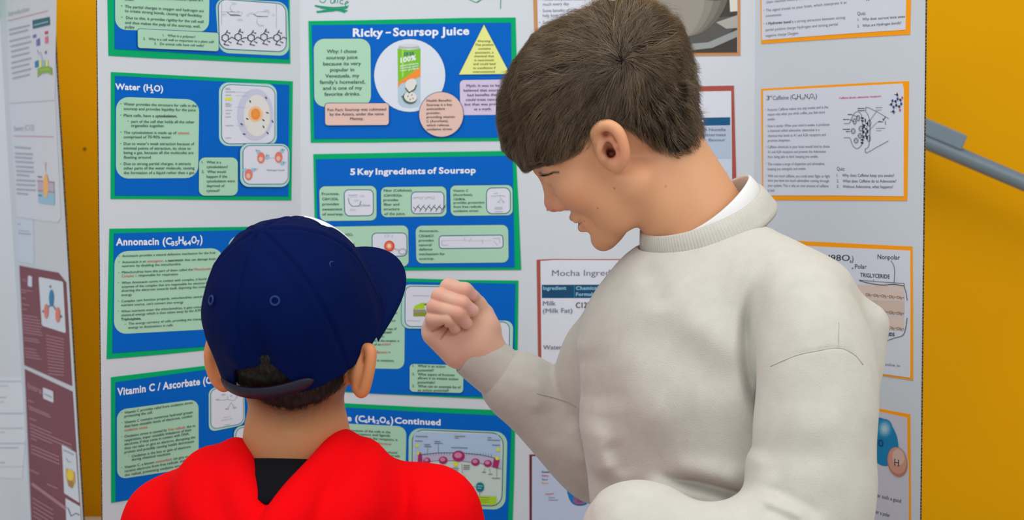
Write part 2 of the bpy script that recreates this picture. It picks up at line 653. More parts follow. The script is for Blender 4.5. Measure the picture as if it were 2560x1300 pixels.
def dr(d):
    for x in (1352, 1945):
        d.ln([(x, 30), (x, 270 if x < 1500 else 308)], 5, LGRY)
    d.ln([(1340, 130), (1480, 132), (1500, 140)], 4, LGRY)
    for k in range(2):
        x = 1410 + 290 * k
        d.ln([(x, 130 + 25 * k), (x + 40, 168 + 12 * k), (x + 150, 172 + 8 * k), (x + 110, 160 + 20 * k), (x + 30, 160 + 15 * k)], 7, GRY)
        d.ln([(x + 150, 172), (x + 170, 135), (x + 60, 125), (x, 130 + 25 * k)], 3, LGRY)
    for t, x, y in (('OH', 1460, 52), ('O', 1520, 142), ('HO', 1350, 172), ('OH', 1525, 228), ('HO', 1650, 160), ('OH', 1810, 128), ('O', 1900, 175), ('OH', 1755, 290), ('O', 1620, 178)):
        d.tx(t, x, y, x + 26 * len(t), y + 2, 26, LGRY)
    d.ln([(1450, 60), (1440, 95), (1470, 130)], 4, LGRY)
    d.ln([(1735, 205), (1730, 245), (1755, 275)], 4, LGRY)
    y0 = 410
    for k in range(5):
        x = 1390 + 140 * k
        yy = y0 + (-8 if k % 2 else 0)
        if True:
            hexa(d, x, yy, 40, 9, BLK)
        d.ln([(x + 35, yy + 20), (x + 70, yy - 8 + 16 * (k % 2)), (x + 105, yy + 10)], 8, BLK)
        d.ln([(x, yy - 40), (x + 22, yy - 72 - 16 * (k % 2))], 8, BLK)
        d.ln([(x + 10, yy - 62), (x + 48, yy - 50)], 6, BLK)
        d.ln([(x + 5, yy + 40), (x - 12, yy + 70), (x + 40, yy + 84)], 8, BLK)
        d.ln([(x + 34, yy + 40), (x + 60, yy + 52)], 7, BLK)
        for dx, dy in ((22, -75), (-12, 70), (60, 52), (48, -50)):
            d.el(x + dx, yy + dy, 7, 7, BLK, .0001)
P.panel([(1285, -20), (2068, 25), (2088, 608), (1325, 572)], 110, MINT, name='picture_panel',
        inner=([(1318, -5), (2042, 48), (2050, 560), (1335, 525)], 90, PAPER, (8, NAVY)), draw=dr)
P.panel([(440, 314), (1316, 358), (1316, 556), (443, 520)], 26, MINT, border=(6, NAVY), text=[
    ('1.   What is a polymer?', 710, 395, 1062, 414),
    ('2.   Why is a cell wall so important to a plant cell?', 497, 432, 1266, 468),
    ('3.   Do animal cells have cell walls?', 618, 485, 1155, 508)], h=28, lift=.0012, bold=.004)

frame(*FB)
P = Poster('poster', PL_L, [(145, 0), (1936, 92), (1922, 1264), (1500, 1262), (1000, 1258), (600, 1252), (142, 1250)], GRN,
           [(183, 38), (1898, 128), (1890, 1224), (183, 1216)], BLU,
           'blue poster on green card about water, showing a cell with an orange centre')
P.text('title_lettering', [('Water (H', 183, 172, 545, 183, 62), ('2', 530, 207, 562, 208, 40), ('O)', 565, 190, 655, 192, 62)], WHI, 62, TB + .012)
P.panel([(192, 244), (1010, 272), (1000, 1044), (190, 1050)], 125, MINT, text=[
    ('•', 230, 320, 242, 320, 16), ('•', 230, 432, 242, 432, 16), ('•', 302, 490, 314, 490, 16), ('•', 230, 600, 242, 600, 16), ('•', 230, 712, 242, 712, 16), ('•', 230, 912, 242, 912, 16),
    ('Water provides the structure for cells in the', 266, 328, 985, 345),
    ('soursop and provides liquidity for the juice.', 266, 373, 980, 387),
    ('Plant cells, have a', 266, 440, 565, 444), ('cytoskeleton,', 578, 445, 790, 446, 28, BLK, .02),
    ('part of the cell that holds all the other', 340, 500, 962, 505),
    ('organelles together.', 338, 540, 670, 543),
    ('The cytoskeleton is made up of', 266, 608, 785, 611), ('cytosol,', 797, 611, 915, 612, 28, REDI),
    ('comprised of 70-90% water.', 266, 652, 738, 654),
    ('Due to water\'s weak attraction because of', 266, 718, 960, 720),
    ('minimal points of attraction, its close to', 266, 763, 925, 765),
    ('being a gas, because all the molecules are', 266, 807, 952, 807),
    ('floating around.', 266, 852, 540, 852),
    ('Due to strong partial charges, it attracts', 266, 916, 926, 915),
    ('other parts of the water molecule, causing', 266, 960, 962, 958),
    ('the formation of a liquid rather than a gas.', 266, 1005, 966, 1003)], h=29, bold=.004)
def dr(d):
    d.el(1560, 420, 178, 255, CELL)
    d.el(1575, 430, 130, 205, CREAM, .0001)
    d.el(1562, 415, 72, 78, mat('peach_halo_print', (238, 190, 150), .5), .0002)
    d.el(1562, 415, 46, 56, ORA2, .0003)
    d.el(1560, 412, 30, 34, mat('amber_print', (232, 150, 70), .5), .0004)
    for x, y, r in ((1508, 290, 70), (1665, 255, 60), (1678, 402, 20), (1640, 540, 60), (1680, 600, 50), (1450, 612, 10), (1480, 462, 30), (1425, 514, 40), (1728, 486, 60), (1638, 474, 40)):
        d.el(x, y, 15, 6, BLK, .0003, r)
    for y, w in ((160, 40), (172, 50), (196, 95), (228, 50), (310, 40), (324, 60), (338, 48), (376, 62), (408, 45), (442, 50), (528, 75), (650, 52)):
        d.ln([(1268, y), (1268 + w, y)], 7, LGRY)
    d.pg([(1264, 252), (1330, 250), (1332, 278), (1266, 280)], mat('highlighter_print', (222, 226, 60), .5))
    for y in (196, 230, 345, 528):
        d.ln([(1370, y), (1490, y + 8)], 2, LGRY)
P.panel([(1205, 100), (1774, 120), (1775, 730), (1205, 728)], 95, MINT2, name='picture_panel',
        inner=([(1235, 124), (1752, 150), (1750, 700), (1232, 705)], 85, PAPER, (6, NAVY)), draw=dr)
def dr(d):
    for x, y, pts in ((1612, 845, ((1590, 790), (1672, 840))), (1785, 840, ((1818, 778), (1822, 900))), (1490, 1010, ((1452, 965), (1530, 965)))):
        for px_, py_ in pts:
            d.el(px_, py_, 22, 20, LBLU, .0001)
        d.el(x, y, 38, 55, SALM, .0002)
        d.el(x - 5, y + 12, 20, 24, PINK, .0003)
    for x, y, t in ((1555, 782, 'δ+'), (1660, 830, 'δ+'), (1815, 775, 'δ+'), (1825, 902, 'δ+'), (1545, 968, 'δ+')):
        d.tx(t, x, y, x + 34, y, 22, GRY, .0004)
    d.tx('Hydrogen bonds', 1668, 975, 1842, 975, 20, GRY)
    d.ln([(1690, 845), (1740, 845)], 3, LGRY)
P.panel([(1408, 705), (1896, 708), (1892, 1132), (1410, 1130)], 85, MINT2, name='picture_panel', border=(5, NAVY), lift=.0012,
        inner=([(1438, 728), (1878, 728), (1876, 1100), (1438, 1102)], 70, PAPER, (6, NAVY)), draw=dr)
P.panel([(1008, 842), (1388, 842), (1388, 1216), (1005, 1218)], 60, MINT, border=(4, NAVY), lift=.0004, text=[
    ('1.   What is a', 1032, 900, 1222, 900), ('cytoskeleton?', 1080, 946, 1288, 946), ('2.   What would', 1032, 994, 1268, 994),
    ('happen if the', 1080, 1042, 1282, 1040), ('cytoskeleton were', 1080, 1087, 1358, 1085), ('deprived of', 1080, 1133, 1256, 1132), ('cytosol?', 1080, 1180, 1208, 1180)], h=28, bold=.004)

frame(*FC)
P = Poster('poster', PL_L, [(126, 45), (1876, 20), (1878, 1128), (1070, 1203), (640, 1246), (300, 1275), (100, 1290)], GRN,
           [(168, 90), (1500, 55), (1838, 55), (1840, 1098), (1075, 1168), (152, 1234)], BLU,
           'blue poster on green card titled Annonacin, partly hidden behind the navy cap')
P.text('title_lettering', [('Annonacin (C', 185, 203, 720, 195, 70), ('35', 715, 207, 778, 205, 44), ('H', 783, 188, 832, 186, 70), ('64', 832, 203, 902, 200, 44), ('O', 905, 184, 957, 182, 70), ('7', 957, 198, 985, 197, 44), (')', 988, 180, 1012, 178, 74)], WHI, 70, TB + .012)
P.panel([(172, 262), (1215, 228), (1180, 1000), (165, 1054)], 125, MINT, text=[
    ('•', 208, 312, 218, 312, 14), ('•', 208, 370, 218, 370, 14), ('•', 206, 468, 216, 468, 14), ('•', 203, 568, 213, 568, 14), ('•', 201, 742, 211, 742, 14), ('•', 199, 838, 209, 838, 14), ('•', 268, 962, 278, 962, 14),
    ('Annonacin provides a natural defensive mechanism for the fruit', 243, 316, 1135, 283),
    ('Annonacin is an', 243, 375, 470, 366), ('acetogenin,', 484, 366, 640, 360, 24, REDI), ('a', 655, 360, 668, 360), ('neurotoxin', 680, 359, 826, 353, 24, BLK, .02), ('that can damage brain', 840, 353, 1138, 341),
    ('neurons, by disabling the mitochondria', 241, 412, 802, 392),
    ('Mitochondrias have this part of them called the', 240, 472, 918, 444), ('Mitochondrial', 930, 443, 1112, 436, 24, REDI),
    ('Complex 1,', 238, 508, 388, 502, 24, REDI), ('responsible for respiration', 400, 501, 775, 488),
    ('When Annonacin comes in contact with complex, it bonds with', 238, 572, 1118, 530),
    ('enzymes of the complex that are responsible for electron flow,', 238, 610, 1105, 570),
    ('diverting the electrons towards itself, depriving the complex', 236, 648, 1085, 606),
    ('energy', 235, 688, 335, 684),
    ('Complex cant function properly, mitochondrias cannot get a', 236, 748, 1085, 697),
    ('nutrient source, can\'t convert into energy', 234, 785, 828, 755),
    ('When nutrients enter the mitochondrias, it gets converted', 234, 845, 1060, 797),
    ('chemical energy which is then taken away by the ATP, Ade', 234, 882, 1068, 830),
    ('Triphosphate,', 233, 920, 425, 912, 24, BLK, .02),
    ('The energy currency of cells, providing the transport of', 303, 962, 1085, 910),
    ('energy to destinations in cells', 302, 1000, 726, 975)], h=24, bold=.004)
P.panel([(1262, 118), (1800, 100), (1800, 560), (1255, 580)], 95, MINT2, name='picture_panel',
        inner=([(1285, 145), (1778, 128), (1776, 535), (1278, 552)], 80, PAPER, (8, NAVY)))

frame(*FD)
P = Poster('poster', PL_L, [(120, 140), (940, 40), (1585, -22), (1590, 900), (860, 1040), (122, 1160)], GRN,
           [(155, 180), (950, 70), (1556, 8), (1560, 880), (860, 1012), (156, 1152)], BLU,
           'blue poster on green card about vitamin C, directly below the annonacin poster')
P.text('title_lettering', [('Vitamin C / Ascorbate (C', 168, 288, 932, 188, 62), ('6', 930, 193, 955, 191, 36), ('H', 960, 185, 1000, 180, 62)], WHI, 62, TB + .012)
P.panel([(165, 405), (828, 316), (830, 868), (168, 970)], 75, MINT, text=[
    ('•', 198, 432, 206, 431, 12), ('•', 198, 514, 206, 513, 12), ('•', 198, 628, 206, 627, 12), ('•', 256, 786, 264, 785, 12), ('•', 198, 878, 206, 877, 12),
    ('Vitamin C provides relief from oxidative stress,', 225, 436, 785, 352), ('protecting the cell.', 225, 466, 455, 432),
    ('Vitamin C contains numerous hydroxyl groups', 225, 516, 780, 430), ('that have unstable levels of electrons, combat', 225, 548, 776, 462), ('oxidative stress', 225, 580, 412, 552, 22, REDI),
    ('Oxidative stress is caused by', 225, 630, 570, 576), ('free radicals', 582, 574, 718, 553, 22, REDI), ('due to', 732, 551, 800, 541),
    ('respiration, super unstable imbalance of their', 225, 662, 772, 574), ('electrons, if they come in contact with DNA,', 225, 694, 752, 606),
    ('they can take or give an electron, disrupting the', 225, 726, 800, 634), ('protein and possibly causing health detriments', 225, 758, 790, 668),
    ('Oxidation is the loss or gain of electrons', 284, 790, 764, 710), ('during chemical reactions', 284, 818, 598, 768),
    ('Vitamin C, a known', 226, 880, 466, 838), ('antioxidant', 478, 836, 610, 812, 22, REDI), ('can give or', 622, 810, 744, 790),
    ('receive electrons from free radicals, stabilizing', 228, 912, 788, 812), ('the radical, preventing oxidative stress', 228, 944, 700, 862)], h=22, bold=.004)
def dr(d):
    d.ln([(980, 325), (1020, 325), (1062, 318), (1110, 330), (1140, 300)], 4, LGRY)
    d.ln([(1062, 318), (1062, 290)], 4, LGRY)
    d.ln([(1090, 345), (1075, 375), (1060, 395)], 4, LGRY)
    d.ln([(1090, 345), (1110, 370), (1115, 385)], 4, LGRY)
    for t, x, y in (('HO', 1015, 290), ('HO', 968, 330), ('O', 1085, 300), ('O', 1130, 300), ('HO', 1045, 405), ('OH', 1105, 395)):
        d.tx(t, x, y, x + 14 * len(t), y - 2, 16, GRY)
    d.tx('Vitamin C', 1028, 472, 1090, 462, 12, LGRY)
    d.tx('Ascorbic acid', 1010, 495, 1102, 480, 12, LGRY)
    d.tx('C6H8O6', 1034, 535, 1084, 527, 12, LGRY)
P.panel([(910, 228), (1200, 195), (1205, 525), (912, 585)], 55, MINT2, name='picture_panel', border=(4, NAVY),
        inner=([(928, 238), (1188, 210), (1190, 512), (930, 560)], 50, PAPER, (4, NAVY)), draw=dr)
P.panel([(1112, 545), (1520, 470), (1520, 760), (1112, 835)], 55, MINT2, name='picture_panel', border=(4, NAVY), lift=.0012,
        inner=([(1128, 560), (1500, 490), (1500, 740), (1130, 812)], 48, PAPER, (4, NAVY)),
        draw=lambda d: [d.ln([(1200, y), (1250, y - 9)], 4, LGRY) for y in (582, 594, 606)])
P.panel([(780, 828), (1100, 778), (1100, 985), (780, 1035)], 45, MINT, border=(5, NAVY), lift=.0012)
# ------------------------------------------------------------------ centre panel: blue posters on green card
frame(*FE)
P = Poster('poster', PL_C, [(40, 190), (500, 183), (1000, 172), (1450, 162), (1910, 158), (1925, 700), (1935, 1272), (1200, 1278), (600, 1286), (62, 1288)], GRN,
           [(70, 228), (1868, 205), (1880, 1240), (94, 1255)], BLU,
           'blue poster on green card with a green juice can in a white circle')
P.text('title_lettering', [('Ricky', 442, 330, 716, 326), ('–', 738, 322, 785, 320), ('Soursop', 805, 325, 1214, 318), ('Juice', 1238, 318, 1492, 312)], WHI, 74, TB + .016)
P.panel([(88, 352), (600, 350), (606, 960), (95, 966)], 95, MINT, border=(4, NAVY), text=[
    ('Why: I chose', 208, 480, 476, 478), ('soursop juice', 203, 536, 484, 532), ('because its very', 175, 592, 515, 588), ('popular in', 238, 646, 454, 644),
    ('Venezuela, my', 194, 702, 500, 698), ('family\'s homeland,', 144, 758, 552, 754), ('and is one of my', 173, 812, 524, 808), ('favorite drinks.', 186, 866, 510, 862)], h=34, bold=.006)
def dr(d):
    d.el(955, 682, 325, 332, NAVY)
    d.el(955, 682, 321, 328, PALEP, .0001)
    d.pg([(848, 440), (862, 410), (1032, 410), (1050, 440)], mat('can_silver_print', (178, 184, 186), .5), .0002)
    d.el(948, 412, 84, 14, mat('can_lid_print', (206, 212, 214), .5), .0003)
    d.pg([(846, 440), (950, 452), (1052, 440), (1052, 930), (1030, 962), (950, 975), (880, 962), (850, 925)], mat('can_pale_blue_print', (176, 200, 214), .5), .0003)
    d.pg([(846, 440), (950, 452), (1052, 440), (1052, 650), (990, 690), (850, 760)], GREENP, .0004)
    d.pg([(1052, 600), (1052, 690), (985, 720), (880, 752), (850, 790), (850, 742), (930, 690)], ORA2, .0005)
    d.pg([(884, 440), (900, 446), (902, 690), (884, 705)], mat('can_light_green_print', (160, 214, 84), .5), .00045)
    d.tx('JOE JUS', 898, 505, 992, 496, 30, TEAL, .0006, .03)
    d.tx('100%', 872, 568, 1012, 540, 46, WHI, .0006, .04)
    for k, y in enumerate((602, 624, 646)):
        d.tx(('guanabana', 'soursop juice', 'con pulpa')[k], 868, y, 1035, y - 24, 17, WHI, .0006, .01)
    d.el(965, 755, 55, 40, CREAM, .0006, -30)
    d.pg([(915, 790), (1000, 730), (1020, 745), (1010, 790), (950, 840)], CREAM, .00066)
    d.ln([(918, 796), (950, 838), (1000, 806), (1014, 770)], 10, mat('rind_print', (70, 96, 70), .5), .0007)
    d.el(955, 885, 64, 52, mat('rind_print', (70, 96, 70), .5), .00062, 15)
    d.el(962, 876, 58, 46, CREAM, .0007, 15)
    for x, y in ((940, 870), (975, 858), (960, 900), (985, 890)):
        d.el(x, y, 4, 8, BLK, .0008, 30)
    d.pg([(875, 872), (902, 865), (895, 884)], mat('rind_print', (70, 96, 70), .5), .0007)
P.draw('picture_panel', dr)
P.panel([(192, 934), (766, 934), (766, 1128), (194, 1132)], 26, PINK, border=(5, NAVY), lift=.0012, text=[
    ('Fun Fact: Soursop was cultivated', 215, 1004, 742, 998), ('by the Aztecs, under the name', 235, 1044, 722, 1040), ('Mamey.', 418, 1084, 540, 1082)], h=26, bold=.006)
def dr(d):
    d.el(1240, 1034, 203, 206, NAVY)
    d.el(1240, 1034, 198, 201, PINK, .0001)
o = P.draw('text_panel', dr, lift=.0014)
t = P.part('lettering', o, lift=.0018)
for s_, y, x1 in (('Health Benefits:', 920, 1336), ('Soursop is a key', 958, 1338), ('antioxidant', 995, 1274), ('provider,', 1032, 1232), ('providing vitamin', 1068, 1362), ('C (Ascorbate),', 1105, 1304), ('which relieves', 1142, 1312), ('oxidative stress', 1178, 1336)):
    t.tx(s_, 1108, y, x1, y - 3, 23, INK, 0, .008)
t.done()
def dr(d):
    d.pg([(1625, 214), (1866, 672), (1394, 680)], NAVY)
    d.pg([(1625, 224), (1858, 668), (1400, 674)], YEL, .0001)
o = P.draw('text_panel', dr, lift=.0004)
t = P.part('lettering', o, lift=.0008)
for s_, x0, x1, y in (('Warning:', 1566, 1686, 382), ('This product', 1545, 1712, 415), ('contains', 1575, 1686, 450), ('annonacin, a', 1545, 1710, 485), ('chemical that', 1537, 1716, 518), ('is neurotoxic', 1540, 1716, 554), ('and could lead', 1530, 1728, 588), ('to conditions if', 1526, 1730, 624), ('overconsumed.', 1526, 1728, 658)):
    t.tx(s_, x0, y, x1, y - 2, 21, mat('olive_ink', (90, 92, 40), .6), 0, .006)
t.done()
P.panel([(1406, 724), (1862, 718), (1870, 1036), (1412, 1040)], 40, LILAC, border=(3, NAVY), text=[
    ('Myth: It was to be', 1468, 786, 1766, 782), ('believed that soursop', 1442, 828, 1800, 824), ('had benefits that', 1476, 870, 1752, 866), ('could treat cancer,', 1462, 912, 1770, 908),
    ('but that was proven', 1452, 954, 1790, 950), ('as a myth.', 1536, 996, 1694, 994)], h=25, ink=mat('plum_ink', (70, 50, 84), .6), bold=.006)

frame(*FF)
P = Poster('poster', PL_C, [(95, 62), (1100, 45), (2150, 28), (2180, 600), (2206, 1238), (1500, 1240), (960, 1245), (500, 1250), (118, 1252)], GRN,
           [(122, 115), (2118, 78), (2138, 1212), (945, 1208), (146, 1215)], BLU,
           'blue poster on green card with five mint ingredient boxes, below the juice can')
P.text('title_lettering', [('5', 470, 272, 522, 271), ('Key', 545, 271, 708, 269), ('Ingredients', 728, 269, 1234, 262), ('of', 1254, 261, 1346, 259), ('Soursop', 1370, 259, 1744, 254)], WHI, 64, TB + .014)
def dr(d):
    d.ln([(450, 510), (462, 560), (490, 592), (560, 590), (580, 540)], 7, GRY)
    d.ln([(450, 510), (500, 490), (540, 500)], 3, LGRY)
    d.ln([(450, 480), (540, 478)], 8, LGRY)
    d.tx('OH', 570, 500, 614, 500, 24, LGRY); d.tx('OH', 470, 640, 522, 640, 24, LGRY); d.tx('OH', 510, 545, 555, 545, 24, LGRY)
    d.tx('D-Glucose', 572, 594, 672, 592, 26, GRY)
P.panel([(155, 390), (735, 384), (738, 735), (165, 742)], 60, MINT, border=(5, NAVY), text=[
    ('Fructose,', 183, 478, 358, 476), ('C6H12O6,', 187, 530, 350, 530), ('provides', 188, 582, 355, 580), ('sweetness', 188, 634, 388, 632), ('of soursop.', 188, 684, 400, 682)], h=28, name='text_panel', bold=.006,
    inner=([(412, 428), (700, 428), (702, 682), (420, 686)], 45, PAPER, (8, TEAL)), draw=dr)
def dr(d):
    d.ln([(1100, 500), (1330, 495)], 2, LGRY)
    for x in (1110, 1230):
        d.ln([(x, 515), (x + 40, 500), (x + 85, 520), (x + 95, 500)], 5, LGRY)
    for k in range(6):
        x = 1112 + 54 * k
        d.ln([(x, 600), (x + 22, 625), (x + 10, 645)], 6, BLK); d.ln([(x + 22, 625), (x + 44, 590), (x + 54, 605)], 6, BLK); d.ln([(x + 44, 590), (x + 60, 575)], 4, BLK)
P.panel([(782, 398), (1445, 390), (1448, 694), (786, 702)], 55, MINT, border=(5, NAVY), text=[
    ('Fiber (Cellulose),', 812, 444, 1100, 440), ('(C6H10O5)n,', 812, 494, 1000, 492), ('provides', 808, 540, 958, 538), ('fiber and', 810, 585, 968, 583), ('structure', 810, 632, 970, 630), ('of the juice.', 818, 680, 1030, 678)], h=27, bold=.006,
    inner=([(1094, 450), (1418, 450), (1416, 660), (1096, 664)], 42, PAPER, (8, TEAL)), draw=dr)
def dr(d):
    d.ln([(1900, 488), (1950, 490), (1990, 480), (2045, 492)], 5, LGRY); d.ln([(1990, 480), (2000, 520), (1970, 548)], 4, LGRY); d.ln([(2000, 520), (2030, 545)], 4, LGRY)
    d.tx('HO', 1935, 470, 1968, 470, 20, LGRY); d.tx('HO', 1962, 560, 1992, 560, 18, LGRY); d.tx('OH', 2010, 558, 2040, 558, 18, LGRY)
    for y in (602, 618, 645):
        d.ln([(1938, y), (2015, y)], 5, LGRY)
P.panel([(1485, 382), (2116, 376), (2120, 682), (1492, 690)], 55, MINT, border=(5, NAVY), text=[
    ('Vitamin C', 1514, 444, 1668, 442), ('(Ascorbate),', 1516, 486, 1712, 484), ('C6H8O6,', 1520, 530, 1640, 530), ('provides protection', 1518, 566, 1832, 562), ('from free radicals,', 1518, 608, 1808, 604), ('oxidative stress', 1518, 650, 1770, 646)], h=24, bold=.006,
    inner=([(1856, 410), (2090, 408), (2092, 660), (1858, 664)], 55, PAPER, (8, TEAL)), draw=dr)
def dr(d):
    for x, y in ((790, 1040), (930, 1025)):
        d.ln([(868, 995), (x, y)], 9, LGRY)
    d.ring(740, 1050, 30, 28, 8, LGRY); d.ring(1000, 1050, 36, 28, 8, LGRY); d.ln([(930, 1025), (965, 1035)], 8, LGRY)
    d.el(868, 995, 52, 55, mat('ball_red_print', (214, 66, 40), .5), .0002)
    d.el(866, 994, 38, 40, mat('ball_orange_print', (232, 122, 84), .5), .0003)
    d.el(866, 994, 20, 22, mat('ball_pale_print', (244, 206, 170), .5), .0004)
    d.tx('(2-)', 822, 902, 902, 902, 26, LGRY)
P.panel([(230, 800), (1058, 786), (1064, 1202), (240, 1210)], 60, MINT, border=(5, NAVY), text=[
    ('Water, H2O,', 300, 892, 498, 890), ('provides', 300, 940, 450, 938), ('liquidity for', 300, 988, 520, 986), ('the juice and', 300, 1036, 540, 1034), ('the cells.', 300, 1084, 450, 1082)], h=27, bold=.006,
    inner=([(695, 868), (1040, 866), (1042, 1092), (700, 1098)], 42, PAPER, (8, TEAL)), draw=dr)
def dr(d):
    for a, b in (((1400, 940), (1400, 985)), ((1400, 985), (1460, 988)), ((1630, 910), (1635, 945)), ((1700, 910), (1680, 950)), ((1810, 930), (1815, 970)), ((1920, 920), (1985, 915)), ((1985, 915), (1988, 965)), ((1925, 945), (1970, 990))):
        d.ln([a, b], 5, LGRY)
    d.ln([(1400, 940), (1620, 935), (1700, 945), (1900, 940)], 2, LGRY)
P.panel([(1134, 790), (2072, 780), (2078, 1162), (1142, 1172)], 62, MINT, border=(4, NAVY), text=[
    ('Annonacin,', 1170, 853, 1366, 851), ('C35H64O7,', 1166, 905, 1322, 904), ('provides', 1166, 950, 1316, 948), ('natural', 1168, 996, 1294, 994), ('defense', 1170, 1040, 1304, 1038), ('mechanism for', 1170, 1088, 1432, 1085), ('soursop.', 1170, 1134, 1322, 1132)], h=26, bold=.006,
    inner=([(1376, 896), (2016, 888), (2018, 1010), (1378, 1016)], 26, PAPER, (8, TEAL)), draw=dr)

frame(*FG)
P = Poster('poster', PL_C, [(-220, 5), (600, 22), (1200, 40), (1772, 46), (1766, 600), (1756, 1262), (1000, 1228), (200, 1190), (-235, 1165)], GRN,
           [(-190, 35), (600, 58), (1740, 78), (1722, 1232), (230, 1190), (-200, 1140)], BLU,
           'blue poster on green card directly behind the raised fist, with an olive block diagram')
P.panel([(-120, 200), (620, 230), (612, 944), (-120, 930)], 80, MINT, text=[
    ('what our taste receptors pick out on', 120, 385, 540, 382), ('tongue and our receptors', 180, 465, 524, 462), ('these bind to the groups of', 180, 548, 535, 545), ('receptors', 190, 586, 375, 583), ('strong', 388, 583, 486, 580, 26, BLK, .02), ('in receptors.', 255, 624, 412, 622),
    ('When bound to the receptor, it', 170, 664, 562, 668), ('makes part of an', 140, 704, 375, 704), ('action', 384, 702, 476, 700, 26, REDI), ('potential difference in', 180, 785, 472, 782, 26, REDI), ('neurons.', 230, 824, 335, 822, 26, REDI), ('known as sensations.', 240, 862, 512, 870)], h=26, bold=.006)
def dr(d):
    d.pg([(702, 340), (722, 300), (790, 270), (870, 275), (880, 300), (820, 330)], LIME)
    d.pg([(705, 345), (815, 338), (850, 380), (850, 410), (705, 408)], OLIV)
    d.pg([(705, 342), (830, 340), (850, 372), (705, 376)], mat('taupe_print', (150, 146, 120), .5), .0001)
    d.pg([(815, 300), (870, 285), (875, 350), (830, 345)], PAPER, .0002)
    d.pg([(810, 280), (875, 280), (875, 296), (820, 298)], mat('brown_print', (130, 110, 70), .5), .0003)
    d.ln([(700, 198), (865, 200)], 5, LGRY); d.ln([(640, 452), (775, 455)], 4, LGRY)
P.panel([(588, 85), (1290, 95), (1285, 535), (585, 532)], 80, MINT2, name='picture_panel', border=(5, NAVY), lift=.0004,
        inner=([(626, 106), (1265, 115), (1260, 508), (624, 508)], 60, PAPER, (7, NAVY)), draw=dr)
def dr(d):
    d.tx('Action potential', 1380, 500, 1538, 506, 22, GRY)
    d.pg([(1400, 560), (1550, 575), (1550, 640), (1400, 640)], mat('faint_print', (188, 190, 186), .5))
P.panel([(1150, 445), (1718, 452), (1708, 1010), (1140, 1000)], 80, MINT2, name='picture_panel', border=(5, NAVY), lift=.0004,
        inner=([(1180, 462), (1678, 470), (1670, 985), (1172, 975)], 70, PAPER, (7, NAVY)), draw=dr)
P.panel([(668, 890), (1214, 905), (1210, 1186), (668, 1172)], 40, MINT, lift=.0012, text=[
    ('1.   What is an action', 698, 920, 1030, 928), ('potential?', 750, 966, 910, 966), ('2.   What aspect of fructose', 694, 1005, 1122, 1015), ('allows it to initiate action', 750, 1044, 1160, 1055), ('potentials?', 750, 1088, 925, 1090), ('3.   What can an example be of', 694, 1125, 1186, 1138), ('an action potential?', 750, 1168, 1066, 1172)], h=27, bold=.006)

frame(*FH)
P = Poster('poster', PL_C, [(-230, 12), (310, 42), (1000, 76), (1720, 104), (2030, 118), (2018, 800), (1996, 1460), (-240, 1420)], GRN,
           [(-190, 58), (1000, 128), (1780, 165), (1988, 176), (1968, 800), (1945, 1400), (-200, 1380)], BLU,
           'blue poster on green card with a magenta cell receptor diagram, beside the red hoodie')
P.text('title_lettering', [('Fructose (C', -130, 205, 400, 234, 66), ('6', 398, 246, 432, 248, 40), ('H', 436, 236, 500, 240, 66), ('12', 502, 252, 556, 256, 40), ('O', 560, 243, 628, 248, 66), ('6', 632, 258, 672, 262, 40), (')', 676, 250, 708, 254, 72), ('Continued', 724, 250, 1220, 272, 66)], WHI, 66, TB + .016)
P.panel([(-100, 240), (850, 285), (836, 980), (-110, 950)], 95, MINT, text=[
    ('Describes functions of the cells in the', 60, 330, 678, 358), ('body, as receptors and ligands', 140, 368, 672, 396), ('Fructose is received via the receptors, it', 90, 404, 755, 442), ('has to make', 190, 462, 390, 470), ('hyper-adherence', 402, 470, 685, 486, 26, REDI), ('receptor solution', 170, 500, 410, 508, 26, REDI), ('together with around', 440, 560, 748, 580), ('it combines with', 560, 600, 778, 618)], h=26, bold=.006)
